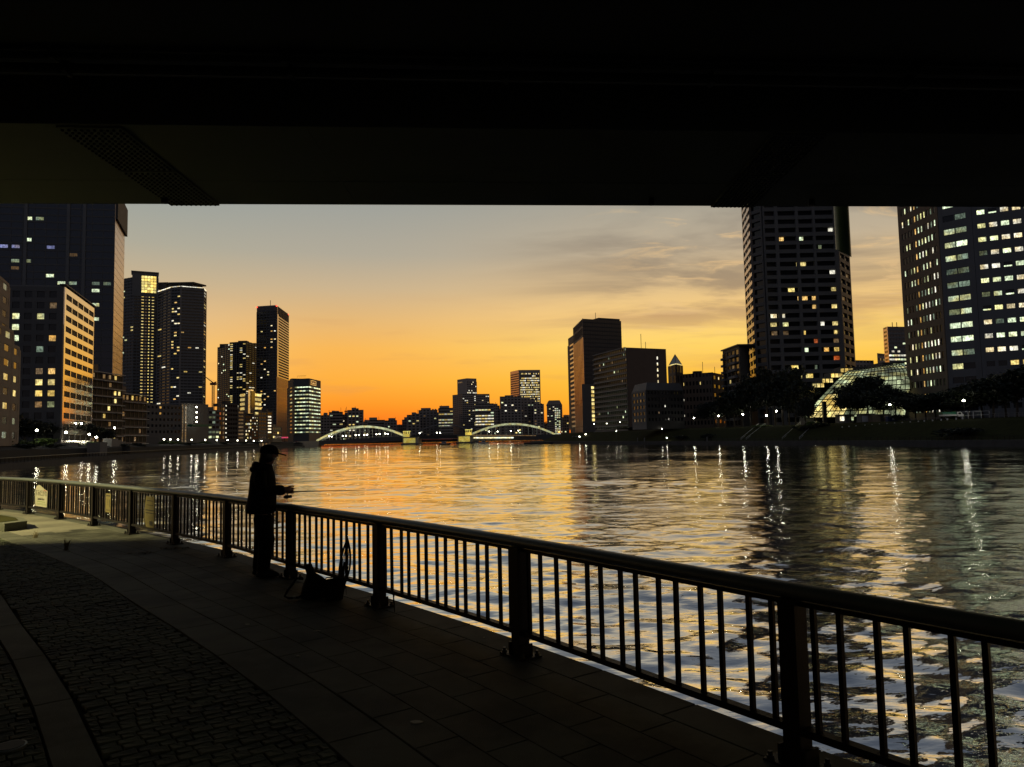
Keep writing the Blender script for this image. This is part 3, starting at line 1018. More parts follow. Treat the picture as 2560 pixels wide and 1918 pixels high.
# drain pipe hanging at the outer edge, cut at a slant
pp = AT(1821 * 1.1573, 520 * 1.1573, 17.35)
zb_ = AT(1821 * 1.1573, 556 * 1.1573, 17.35)[2]
r_ = 0.165
k = MB(); k.smooth = False
n = 28
vs = []
for ring, (zz, rr_) in enumerate(((9.1, r_), (None, r_), (None, r_ - .012), (9.1, r_ - .012))):
    for i in range(n):
        a = 2 * math.pi * i / n
        z_ = zz if zz else zb_ + 0.07 * math.sin(a) - 0.09 * math.cos(a) + .10
        vs.append((pp[0] + rr_ * math.cos(a), pp[1] + rr_ * math.sin(a), z_))
fs = []
for ring in range(3):
    for i in range(n):
        fs.append((ring * n + i, (ring + 1) * n + i, (ring + 1) * n + (i + 1) % n, ring * n + (i + 1) % n))
k.add(vs, fs)
dp = empty('drain_pipe', (pp[0], pp[1], zb_), 'wide dark green drain pipe hanging open-ended below the bridge edge', 'pipe')
k.build('pipe_body', 'pipe', dp)
for zz in (7.4, 8.6):
    kk = MB(); kk.tube([(pp[0], pp[1], zz), (pp[0], pp[1], zz + .1)], [r_ + .02, r_ + .02], 24)
    kk.build('bracket_band', 'steel_dark', dp)
    kk = MB(); q0 = 16.40 + BU[1] * pp[0]
    kk.box(pp[0] - .04, pp[0] + .04, q0 - .05, pp[1] - r_, zz + .02, zz + .08); kk.build('bracket_arm', 'steel_dark', dp)

# concrete pier of the road bridge, with a wall lamp that lights the far part of the terrace
k = MB(); k.box(-15.9, -14.9, 1.0, 12.86, -.02, SOF - .002); k.build('pier', 'concrete', road)
LX, LY, LZ = -17.0, 12.70, 6.2
sl_ = empty('wall_lamp', (LX, LY, LZ), 'yellow wall lamp bracketed to the bridge pier', 'lamp')
k = MB(); k.tube([(-15.9, LY - .25, LZ + .25), (-16.5, LY - .1, LZ + .3), (LX, LY, LZ + .2)], .035, 7); k.build('bracket', 'lamp_pole', sl_)
k = MB(); k.tube([(LX, LY, LZ + .06), (LX, LY, LZ + .22)], [.2, .06], 14); k.build('lamp_hood', 'lamp_pole', sl_)
k = MB(); k.ball((LX, LY, LZ + .07), .09, .09, .06, 10, 6); k.build('bulb', 'lit_yellow', sl_)
ld = bpy.data.lights.new('wall_lamp_light', 'SPOT')
ld.energy = 9000; ld.color = (1.0, 0.84, 0.38); ld.spot_size = math.radians(165); ld.spot_blend = 0.5; ld.shadow_soft_size = 0.06
lo = bpy.data.objects.new('wall_lamp_light', ld); COL.objects.link(lo); lo.parent = sl_
lo.location = (0, 0, -.05)
# small greenish tube lamp under the bridge, over the promenade behind the viewer
UX, UY, UZ = 3.2, -0.9, SOF - .12
ul = empty('tube_lamp', (UX, UY, UZ), 'greenish tube lamp fixed under the bridge girder', 'lamp')
k = MB(); k.box(UX - .6, UX + .6, UY - .07, UY + .07, UZ + .02, UZ + .118); k.build('housing', 'steel_dark', ul)
k = MB(); k.tube([(UX - .55, UY, UZ), (UX + .55, UY, UZ)], .02, 8); k.build('tube', 'lit_cool', ul)
ld = bpy.data.lights.new('tube_lamp_light', 'POINT')
ld.energy = 9; ld.color = (0.5, 1.0, 0.55); ld.shadow_soft_size = 0.05
lo = bpy.data.objects.new('tube_lamp_light', ld); COL.objects.link(lo); lo.parent = ul; lo.location = (0, 0, -.06)

# ------------------------------------------------------------------ river banks
def ribbon(pts, prof, name, m, kind='structure', label=None, cat=None):
    """sweep a profile [(inland offset, z)] along a bank polyline; inland given by sign"""
    k = MB()
    P = [np.array(p, dtype=float) for p in pts]
    nrm = []
    for i in range(len(P)):
        t = P[min(i + 1, len(P) - 1)] - P[max(i - 1, 0)]
        t /= np.linalg.norm(t)
        nrm.append(np.array([t[1], -t[0]]))
    vs = []
    for p, n_ in zip(P, nrm):
        for off, z in prof:
            q = p + n_ * off
            vs.append((q[0], q[1], z))
    m_ = len(prof)
    fs = []
    for i in range(len(P) - 1):
        for j in range(m_ - 1):
            a = i * m_ + j
            fs.append((a, a + 1, a + m_ + 1, a + m_))
    k.add(vs, fs)
    return k.build(name, m, kind=kind, label=label, cat=cat)


LB = [(-70, 46), (-82, 90)] + [G(*p, WZ) for p in ((0, 1176), (200, 1155), (400, 1140), (560, 1129), (700, 1121))] + [(-178, 650), (-230, 900), (-330, 1300)]
RB = [(190, 20), (128, 115), (110.7, 160), (99.6, 190), (85, 235), (68, 300), (50, 345), (36, 400), (20, 470), (12, 520), (26, 640), (60, 900), (60, 1300)]
# profiles run away from the river (left bank: inland is to the left of travel, so negative offsets)
ribbon(LB, [(0.0, WZ - 1), (0.0, -1.1)], 'left_embankment_wall', 'wall_stone')
ribbon(LB, [(0.0, -1.1), (-7.0, -1.1)], 'left_promenade', 'land')
ribbon(LB, [(-7.0, -1.1), (-7.3, 1.3), (-12, 2.2), (-30, 2.4), (-700, 2.4)], 'left_bank', 'land')
ribbon(RB, [(0.0, WZ - 1), (0.0, -1.0)], 'right_embankment_wall', 'wall_stone')
ribbon(RB, [(0.0, -1.0), (7.0, -1.0)], 'right_promenade', 'land')
ribbon(RB, [(7.0, -1.0), (9.0, -0.4), (20.0, 3.6), (26.0, 4.4)], 'lawn', 'grass')
ribbon(RB, [(26.0, 4.4), (900, 4.5)], 'right_bank', 'land')
k = MB(); k.box(-1600, 1600, 1280, 3200, WZ - 2, 2.0); k.build('far_bank', 'land', kind='structure')


def along(pts, s):
    P = np.array(pts); d = np.concatenate([[0], np.cumsum(np.linalg.norm(np.diff(P, axis=0), axis=1))])
    return float(np.interp(s, d, P[:, 0])), float(np.interp(s, d, P[:, 1]))


def bankY(pts, px, extra):
    """depth of a point seen at column px, lying `extra` metres inland of the bank line"""
    P = np.array(pts, dtype=float)
    best = None
    t = (px - IW / 2) / FPX
    for i in range(len(P) - 1):
        a, b = P[i], P[i + 1]
        for f in np.linspace(0, 1, 60):
            p = a + (b - a) * f
            n_ = np.array([b[1] - a[1], -(b[0] - a[0])]); n_ /= np.linalg.norm(n_)
            q = p + n_ * extra
            if q[1] <= 5: continue
            e = abs(q[0] / q[1] - t)
            if best is None or e < best[0]: best = (e, q[0], q[1])
    return best[1], best[2]


# promenade railing on the left bank (seen far off): rail, posts and uprights
lp = empty('promenade_railing', (LB[2][0], LB[2][1], -1.1), 'long low railing on the embankment across the inlet', 'railing')
P = np.array(LB[1:8]); dd = np.concatenate([[0], np.cumsum(np.linalg.norm(np.diff(P, axis=0), axis=1))])
ss = np.arange(2, dd[-1], 2.5)
pts = [(np.interp(s, dd, P[:, 0]) - .4, np.interp(s, dd, P[:, 1]), 0) for s in ss]
k = MB(); k.tube([(p[0], p[1], -.08) for p in pts], 0.055, 6); k.build('handrail', 'handrail', lp)
k = MB(); k.tube([(p[0], p[1], -.95) for p in pts], 0.035, 4); k.build('lower_rail', 'rail_paint', lp)
k = MB(); k.box(-.05, .05, -.05, .05, -1.1, -.1); pm = k.mesh('post', 'rail_paint')
for p in pts[:110]: place(pm, 'post', lp, (p[0], p[1], 0))
k = MB()
for s in np.arange(2, 330, 0.31):
    x, y = np.interp(s, dd, P[:, 0]) - .4, np.interp(s, dd, P[:, 1])
    k.box(x - .012, x + .012, y - .012, y + .012, -.95, -.12)
k.build('baluster', 'rail_paint', lp, kind='stuff')

# ================================================================== left bank buildings
LG, RG = 2.3, 4.4      # ground levels behind the two banks


def bld(name, label, front, z0, group=None, top=None, cat='building'):
    fr, zt = corners(front)
    if top is not None: zt = top
    c = (sum(p[0] for p in fr) / len(fr), sum(p[1] for p in fr) / len(fr))
    return empty(name, (c[0], c[1], z0), label, cat, group), fr, zt


# L1: pale tiled block at the left edge, three steps
def L1():
    root, fr, zt = bld('apartment_block', 'pale beige stepped apartment block with small lit square windows', [(-90, 640, 150), (30, 822, 176)], LG)
    for (a, b, zpx, nf, nc, seed) in (((-70, 160), (17, 190), (17, 700), 8, 4, 3), ((-80, 150), (30, 178), (30, 824), 6, 4, 4), ((-80, 149), (47, 186), (47, 868), 5, 5, 5)):
        A = AT(a[0], 900, a[1]); B = AT(b[0], 900, b[1])
        z1 = AT(zpx[0], zpx[1], b[1])[2]
        off = {3: 6.0, 4: 2.0, 5: 0}[seed]
        dr = plan((0, 0), ((A[0] + B[0]) / 2, (A[1] + B[1]) / 2))[1]
        A2 = (A[0] + dr[0] * off, A[1] + dr[1] * off); B2 = (B[0] + dr[0] * off, B[1] + dr[1] * off)
        body(root, closed([A2, B2], 20), LG, z1, 'beige')
        nfl = max(3, int((z1 - LG) / 3.45))
        def wf(i, j, seed=seed):
            r = random.Random(seed * 1000 + i * 17 + j)
            if r.random() < (.75 if 1 <= i <= 4 and seed == 5 else .2): return r.choice(('lit_yellow', 'lit_yellow', 'lit_cool_dim'))
            return None
        facade(root, A2, B2, LG, z1, nfl, nc, 'beige', sp=.52, pw=.5, d=.18, win=wf, split=True, dark='glass', blank=(0.6, 0.6, .8, 0))
L1()


# L2: dark block with pale reflecting bands on the river side
def L2():
    root, fr, zt = bld('office_block', 'dark office block with pale bands glowing orange on its river side', [(23, 716, 233), (160, 718, 236), (233, 778, 274)], LG)
    zt = AT(160, 718, 236)[2]
    a, b, c = fr
    body(root, closed(fr), LG, zt, 'charcoal')
    k = MB(); p = closed(fr); k.prism([(q[0] + (p[0][0] + p[2][0]) / 2 * 0, q[1]) for q in p], zt, zt + .5); k.build('parapet', 'slate', root)
    lits = {(11, 0): 'lit_cool', (10, 0): 'lit_cool', (9, 0): 'lit_cool', (11, 2): 'lit_cool', (12, 3): 'lit_dim', (8, 2): 'lit_cool_dim', (9, 3): 'lit_warm',
            (6, 3): 'lit_warm', (6, 2): 'lit_dim', (5, 3): 'lit_yellow', (4, 3): 'lit_yellow', (5, 2): 'lit_yellow', (4, 2): 'lit_yellow',
            (3, 2): 'lit_dim', (8, 0): 'lit_cool_dim', (1, 2): 'lit_warm', (3, 3): 'lit_cool_dim'}
    facade(root, a, b, LG, zt, 14, 4, 'charcoal', sp=.42, pw=.4, d=.35, win=lambda i, j: lits.get((i, j)), split=True, dark='glass', blank=(.4, 1.2, 1.5, 0))
    facade(root, b, c, LG, zt, 14, 5, 'pale_panel', sp=.47, pw=.09, d=.35, split=True, win=lambda i, j: None, dark='matte_glass', glass='matte_glass', blank=(1.5, .5, 1.8, 0), pier_mat='pale_panel')
    k = MB(); u = plan(b, c)[1]
    k.fbox(b, u, -1, plan(b, c)[0] + 1, zt + .51, zt + .9, -1, .9); k.build('roof_edge', 'slate', root)
L2()


# L3: very tall dark tower under the bridge edge, pale strip down its corner
def L3():
    root, fr, zt = bld('glass_tower', 'huge dark glass tower with a pale panelled strip on its corner', [(-120, 540, 405), (286, 600, 420), (310, 610, 455)], LG)
    zt = 150.0
    a, b, c = fr
    body(root, closed(fr), LG, zt, 'blackish')
    litset = {(31, 6): 'lit_cool', (31, 7): 'lit_cool_dim', (28, 6): 'lit_cool', (25, 5): 'lit_cool_dim', (25, 6): 'lit_cool_dim', (23, 8): 'lit_cool', (22, 9): 'lit_cool', (22, 10): 'lit_cool_dim', (22, 12): 'lit_cool_dim', (21, 12): 'lit_cool', (19, 12): 'lit_cool',
              (17, 12): 'lit_cool', (22, 13): 'lit_cool_dim', (27, 8): 'lit_blue', (27, 5): 'lit_blue', (27, 4): 'lit_blue', (26, 10): 'lit_dim', (24, 5): 'lit_dim'}
    def wf(i, j):
        m = litset.get((i, j))
        return (m, .05, .8, .15, .75) if m else None
    facade(root, a, b, LG, zt, 36, 14, 'charcoal', sp=.2, pw=.06, d=.2, glass='blue_glass', win=wf, split=True, names=('spandrel', 'mullion', 'window'))
    k = MB(); L, u = plan(a, b)
    for s in (L * .437, L * .70, L * .80): k.fbox(a, u, s, s + 1.7, LG, zt, 0, .6)
    k.build('column', 'slate', root)
    facade(root, b, c, LG, zt, 36, 1, 'pale_panel_rough', sp=.94, pw=0, d=.3, glass='charcoal', split=True, blank=(.5, .8, 0, 0), names=('cladding_panel', 'pier', 'window'))
    # overhanging upper section behind the bridge edge
    z2 = AT(319, 586, 452)[2]
    k = MB(); L, u = plan(b, c); k.fbox(b, u, L * .0, L + 2.0, z2, zt, .32, 1.6); k.build('upper_screen', 'blackish', root)
L3()


# L4a / L4b: twin residential towers
def L4():
    root, fr, zt = bld('residential_tower', 'tall residential tower with a bright golden lit crown', [(307, 690, 760), (336, 690, 752), (396, 700, 762)], LG)
    poly = closed(fr)
    a, b, c = fr
    zs = AT(320, 697, 760)[2]
    zc = AT(365, 680, 752)[2]
    body(root, poly, LG, zs, 'slate')
    facade(root, a, b, LG, zs, 54, 4, 'slate', sp=.5, pw=.1, d=.5, win=rndwin(.05, seed=11), split=False)
    L, u = plan(b, c)
    facade(root, b, c, LG, zs, 54, 7, 'slate', sp=.5, pw=.15, d=.5, split=False,
           win=lambda i, j: (('lit_yellow', .1, .9, .1, .7) if j == 2 else ('lit_gold', .2, .6, .1, .8) if j == 4 else ('lit_yellow', .1, .9, .1, .6) if j == 5 else ('lit_dim', .1, .9, .1, .6) if j == 3 else None) if i > 11 else None)
    # raised core with its crown
    k = MB(); k.fbox(b, u, -2, L * 1.0, zs - 20, zc, -14, .9); k.build('core', 'slate', root)
    k = MB(); k.fbox(b, u, -3, L * 1.02, zc, zc + 1.2, -15, 1.8); k.build('roof', 'charcoal', root)
    zl, zh = AT(370, 730, 752)[2], AT(370, 687, 752)[2]
    for i in range(6):
        for j in range(5):
            k = MB(); w0 = L * .30 + j * L * .125
            k.fbox(b, u, w0, w0 + L * .112, zl + (zh - zl) * (i + .06) / 6, zl + (zh - zl) * (i + .9) / 6, .9, 1.0)
            k.build('lit_panel', 'lit_gold', root)
    k = MB(); kx = AT(400, 706, 770); k.box(kx[0] - 2, kx[0] + 8, kx[1], kx[1] + 12, zs - 10, kx[2]); k.build('stair_head', 'slate', root)

    root, fr, zt = bld('residential_tower', 'wide eight-sided residential tower with a lit roof rim', [(396, 727, 745), (429, 718, 725), (452, 718, 722), (508, 725, 732), (515, 728, 748)], LG)
    zt = AT(440, 718, 724)[2]
    body(root, closed(fr, 45), LG, zt, 'slate')
    sets = [(1, 3, .02), (2, 3, .20), (3, 6, .035), (4, 1, .35)]
    for (q, nc, p), i in zip(sets, range(4)):
        facade(root, fr[i], fr[i + 1], LG, zt, 52, nc, 'slate', sp=.55, pw=.07, d=.7, win=rndwin(p, ('lit_yellow', 'lit_warm', 'lit_white'), seed=20 + i), split=False)
    for i in range(4):
        L, u = plan(fr[i], fr[i + 1])
        k = MB(); k.fbox(fr[i], u, .4, L - .4, zt + .02, zt + .55, .0, .75); k.build('roof_light', 'lit_white', root)
        k = MB(); k.fbox(fr[i], u, -.6, .8, LG, zt, 0, .9); k.build('corner_pier', 'concrete', root)
    m0 = AT(455, 716, 745); m1 = AT(455, 707, 745)
    k = MB(); k.prism([(m0[0] - 14, m0[1]), (m0[0] + 10, m0[1]), (m0[0] + 16, m0[1] + 12), (m0[0] - 18, m0[1] + 14)], zt, m1[2] - 1.5); k.build('plant_room', 'charcoal', root)
    k = MB(); k.prism([(m0[0] - 17, m0[1] - 3), (m0[0] + 13, m0[1] - 3), (m0[0] + 19, m0[1] + 14), (m0[0] - 21, m0[1] + 16)], m1[2] - 1.5, m1[2]); k.build('roof', 'blackish', root)
L4()


# L5: mid-rise flats with pale balcony slabs
def L5():
    root, fr, zt = bld('balcony_block', 'mid-rise flats with pale balcony slabs, stepping down towards the bridge', [(228, 928, 290), (306, 939, 312), (366, 991, 335)], LG)
    for n_, (x0, y0, Y0, x1, y1, Y1, nf, nc, seed) in enumerate(((228, 930, 292, 306, 941, 314, 9, 6, 31), (303, 984, 318, 366, 993, 338, 6, 6, 32))):
        A = AT(x0, y0, Y0); B = AT(x1, y1, Y1)
        z1 = (A[2] + B[2]) / 2
        body(root, closed([A[:2], B[:2]], 18), LG, z1, 'brown')
        facade(root, A[:2], B[:2], LG, z1, nf, nc, 'brown', sp=.3, pw=.12, d=.25, split=True, dark='matte_glass', glass='matte_glass',
               win=rndwin(.0, ('lit_dim', 'lit_yellow'), seed=seed, rowp=lambda i, j, nf=nf: .8 if i == nf - 1 else .16, small=True))
        L, u = plan(A[:2], B[:2])
        fh = (z1 - LG) / nf
        k = MB(); k.box(-L / 2, L / 2, -1.3, 0, -.12, .12); me = k.mesh('balcony_slab', 'pale_edge')
        for i in range(nf + 1):
            mid = ((A[0] + B[0]) / 2 + u[1] * .26, (A[1] + B[1]) / 2 - u[0] * .26)
            place(me, 'balcony_slab', root, (mid[0], mid[1], LG + i * fh + .3), math.atan2(u[1], u[0]))
        k = MB(); k.fbox(A[:2], u, L * .02, L * .32, z1 + .2, z1 + 3.6, -6, -1.5); k.build('water_tank_room', 'brown', root)
L5()


# L6: dark waterside blocks with stair lamps
def L6():
    root, fr, zt = bld('warehouse', 'low dark blank-walled block with a narrow lit slot and small stair lights', [(366, 1012, 385), (453, 1011, 405)], LG)
    body(root, closed(fr, 25), LG, zt, 'charcoal')
    facade(root, *fr, LG, zt, 5, 9, 'charcoal', sp=.6, pw=.5, d=.2, win=lambda i, j: 'lit_warm' if (j == 3 and i in (3, 4)) else None, split=True, blank=(0, 0, 1, 4))
    root, fr, zt = bld('stair_block', 'dark waterside block with four bright lamps up its stairs and a green canopy', [(453, 1009, 408), (521, 1010, 430)], LG)
    body(root, closed(fr, 25), LG, zt, 'charcoal')
    L, u = plan(*fr)
    for s in (.03, .14):
        k = MB()
        for i in range(14):
            k.fbox(fr[0], u, L * s, L * s + .9, LG + 1 + i * 1.5, LG + 2.1 + i * 1.5, 0, .15)
        k.build('lit_slot', 'lit_dim', root, kind='stuff')
    for yy in (1018, 1031, 1044, 1055):
        q = AT(494, yy, 416)
        k = MB(); k.ball((q[0], q[1] - 1.2, q[2]), .38, .38, .38, 8, 6); k.build('wall_lamp', 'lamp_small', root)
    q0, q1 = AT(468, 1063, 405), AT(518, 1063, 420)
    k = MB(); Lq, uq = plan(q0[:2], q1[:2]); k.fbox(q0[:2], uq, 0, Lq, q0[2] - .8, q0[2] + .4, 0, 3.5); k.build('canopy', 'truck_green', root)
L6()


# tower crane
def crane(px, base, top, jib, ctr, Y, label, s=1.0):
    b = AT(px, base, Y); t = AT(px, top, Y)
    root = empty('tower_crane', (b[0], b[1], 2.0), label, 'crane', 'cranes on the skyline')
    k = MB()
    for dx in (-.9 * s, .9 * s):
        for dy in (-.9 * s, .9 * s): k.tube([(b[0] + dx, b[1] + dy, 2.0), (b[0] + dx, b[1] + dy, t[2])], .22 * s, 4)
    z = 2.0
    while z < t[2] - 2:
        k.tube([(b[0] - .9 * s, b[1] - .9 * s, z), (b[0] + .9 * s, b[1] - .9 * s, z + 2)], .13 * s, 4)
        k.tube([(b[0] + .9 * s, b[1] - .9 * s, z), (b[0] - .9 * s, b[1] - .9 * s, z + 2)], .13 * s, 4)
        z += 2
    k.build('mast', 'crane_red', root)
    k = MB(); k.box(b[0] - 2.4 * s, b[0] + 2.4 * s, b[1] - 2, b[1] + 2, t[2], t[2] + 2.2 * s); k.build('cab', 'crane_red', root)
    j = AT(*jib, Y); c = AT(*ctr, Y)
    k = MB(); k.tube([(b[0], b[1], t[2] + 2 * s), (j[0], j[1], j[2])], [.55 * s, .3 * s], 4); k.build('jib', 'crane_red', root)
    k = MB(); k.tube([(b[0], b[1], t[2] + 2 * s), (c[0], c[1], c[2])], [.5 * s, .5 * s], 4)
    k.tube([(c[0], c[1], c[2]), (j[0], j[1], j[2])], .07, 3); k.build('counter_jib', 'crane_red', root)


crane(533, 1010, 963, (513, 942), (541, 955), 690, 'slender red tower crane with a raised jib between two residential towers')
crane(865, 1040, 1030, (866, 1017), (863, 1028), 1100, 'small dark crane mast rising over the far flats behind the arch', 0.8)
crane(1098, 1035, 1026, (1104, 1013), (1096, 1027), 1150, 'tiny crane with a tilted jib on the far skyline beside lit offices', 0.7)


# L8: two more towers
def L8():
    root, fr, zt = bld('residential_tower', 'dark residential tower with a raised centre bay, beside the tallest striped tower', [(545, 864, 860), (575, 862, 835), (615, 862, 830), (644, 863, 850)], LG)
    body(root, closed(fr, 35), LG, zt, 'slate')
    sp = [('lit_white', 6, .035, .55), ('lit_yellow', 4, .30, .5), ('lit_cool', 5, .05, .55)]
    facade(root, fr[0], fr[1], LG, zt, 48, 7, 'dark_concrete', sp=.45, pw=.3, d=.4, win=rndwin(.07, ('lit_white', 'lit_cool'), seed=41), split=False)
    facade(root, fr[1], fr[2], LG, zt, 48, 5, 'slate', sp=.5, pw=.2, d=.4, win=rndwin(0, ('lit_yellow', 'lit_white'), seed=42, rowp=lambda i, j: .55 if j == 0 and i > 12 else .28 if j in (3, 4) else .12 if j == 2 else 0), split=False)
    facade(root, fr[2], fr[3], LG, zt, 48, 4, 'brown', sp=.55, pw=.1, d=.5, win=rndwin(.08, ('lit_white', 'lit_yellow'), seed=43), split=False)
    L, u = plan(fr[1], fr[2])
    zc = AT(595, 855, 832)[2]
    k = MB(); k.fbox(fr[1], u, 0, L, zt, zc, -12, .9); k.build('raised_bay', 'charcoal', root)
    for s in (.28, .42, .58):
        k = MB(); k.fbox(fr[1], u, L * s, L * s + .9, LG, zc, .4, .95); k.build('fin', 'slate', root)
    for px, py, wd in ((560, 860, 5), (606, 852, 5), (626, 858, 6)):
        q = AT(px, py, 850); k = MB(); k.box(q[0] - wd, q[0] + wd, q[1], q[1] + 8, zt - 2, q[2]); k.build('plant_room', 'charcoal', root)

    root, fr, zt = bld('residential_tower', 'tallest slim tower with bright slanting stripes of reflected sky on its side', [(642.5, 764, 785), (692, 764, 780), (721, 786, 835)], LG)
    zt = AT(692, 764, 780)[2]
    a, b, c = fr
    body(root, closed(fr), LG, zt, 'charcoal')
    def wf(i, j):
        r = random.Random(900 + i * 9 + j)
        p = {1: .25, 2: .12, 3: .10, 4: .16}.get(j, .03) if i < 44 else 0
        if r.random() < p: return (r.choice(('lit_yellow', 'lit_white', 'lit_white', 'lit_warm')), .1, .8, .1, .8)
    facade(root, a, b, LG, zt, 48, 6, 'charcoal', sp=.45, pw=.2, d=.4, win=wf, split=False, blank=(0, 0, 6, 0))
    zm = AT(705, 946, 800)[2]
    ztop = AT(705, 778, 800)[2]
    facade(root, b, c, zm, zt - 9, 23, 1, 'pale_panel_rough', sp=.42, pw=0, d=.7, glass='blackish', split=True, blank=(5, 1, 0, 0), names=('balcony_band', 'pier', 'window'))
    facade(root, b, c, LG, zm, 1, 11, 'red_metal', sp=0, pw=.4, d=.5, glass='brown', split=True, names=('spandrel', 'fin', 'window'))
    facade(root, b, c, zt - 9, zt, 1, 8, 'brown', sp=0, pw=.3, d=.4, glass='blackish', split=False)
    k = MB(); u = plan(a, b)[1]; L = plan(a, b)[0]
    k.fbox(a, u, 0, L, zt, zt + .5, -.5, .4); k.build('parapet', 'pale_panel_rough', root)
    k = MB(); k.fbox(b, plan(b, c)[1], .1, 1.0, LG, zt, .42, .6); k.build('corner_strip', 'pale_panel_rough', root)
    k = MB(); m_ = AT(676, 763, 790); k.tube([(m_[0], m_[1], zt), (m_[0], m_[1], AT(676, 751, 790)[2])], .3, 5); k.build('mast', 'steel_dark', root)
    for q in (a, b, c):
        k = MB(); k.ball((q[0], q[1] - .8, zt - .6), .7, .7, .7, 8, 6); k.build('beacon', 'beacon_red', root)
L8()


# L9: office with bright ribbon windows and a roof sign
def L9():
    root, fr, zt = bld('office_block', 'office block with bright ribbons of window on every floor and a red roof sign', [(721.5, 944, 690), (734, 944, 672), (772, 946, 668), (801, 958, 700)], LG)
    zt = AT(772, 946, 668)[2]
    body(root, closed(fr, 30), LG, zt, 'charcoal')
    tb = zt - AT(750, 966, 670)[2]
    def wf(seed):
        r = random.Random(seed)
        return lambda i, j: ('lit_cool', -.04, 1.04, .0, .8) if r.random() < (.92 if i in (1, 2, 5, 6, 7, 8, 9, 10, 11, 12) else .55) else ('lit_cool_dim', 0, 1, 0, .8)
    facade(root, fr[0], fr[1], LG, zt, 13, 1, 'charcoal', sp=.6, pw=.5, d=.3, win=rndwin(.3, ('lit_green',), seed=5), blank=(0, 0, tb, 6))
    facade(root, fr[1], fr[2], LG, zt, 13, 5, 'charcoal', sp=.55, pw=.08, d=.3, win=wf(51), split=True, blank=(0, 0, tb, 6))
    facade(root, fr[2], fr[3], LG, zt, 13, 5, 'brown', sp=.55, pw=.05, d=.3, win=wf(52), split=True, blank=(0, 0, tb, 6))
    L, u = plan(fr[2], fr[3])
    k = MB(); k.fbox(fr[2], u, L * .12, L * .58, zt - 5.6, zt - 1.4, .34, .5); sg = k.build('sign_panel', 'sign_red', root)
    k = MB()
    for (s0, s1, z0, z1) in ((.12, .58, -1.75, -1.4), (.12, .58, -5.6, -5.25), (.12, .135, -5.6, -1.4), (.565, .58, -5.6, -1.4)):
        k.fbox(fr[2], u, L * s0, L * s1, zt + z0, zt + z1, .5, .56)
    k.build('sign_border', 'lit_warm', sg)
    for i, (s0, z0, z1) in enumerate(((.18, -4.2, -2.4), (.24, -4.5, -4.1), (.30, -4.6, -3.0), (.38, -4.4, -3.2), (.46, -4.6, -2.8))):
        k = MB(); k.fbox(fr[2], u, L * s0, L * (s0 + .045), zt + z0, zt + z1, .5, .56); k.build('sign_mark', 'lit_warm', sg)
    k = MB(); q = fr[0]; k.fbox(fr[0], plan(fr[0], fr[1])[1], 0, 9, zt, zt + 1.5, -14, -1); k.build('plant_room', 'charcoal', root)
    k = MB(); Lf, uf = plan(fr[1], fr[2])
    for s in np.arange(0, Lf * .6, 2.0):
        k.fbox(fr[1], uf, s, s + .12, zt + 1.4, zt + 3.2, -6, -5.88)
    k.fbox(fr[1], uf, 0, Lf * .6, zt + 3.1, zt + 3.3, -6, -5.88); k.build('roof_rail', 'steel_dark', root)
L9()


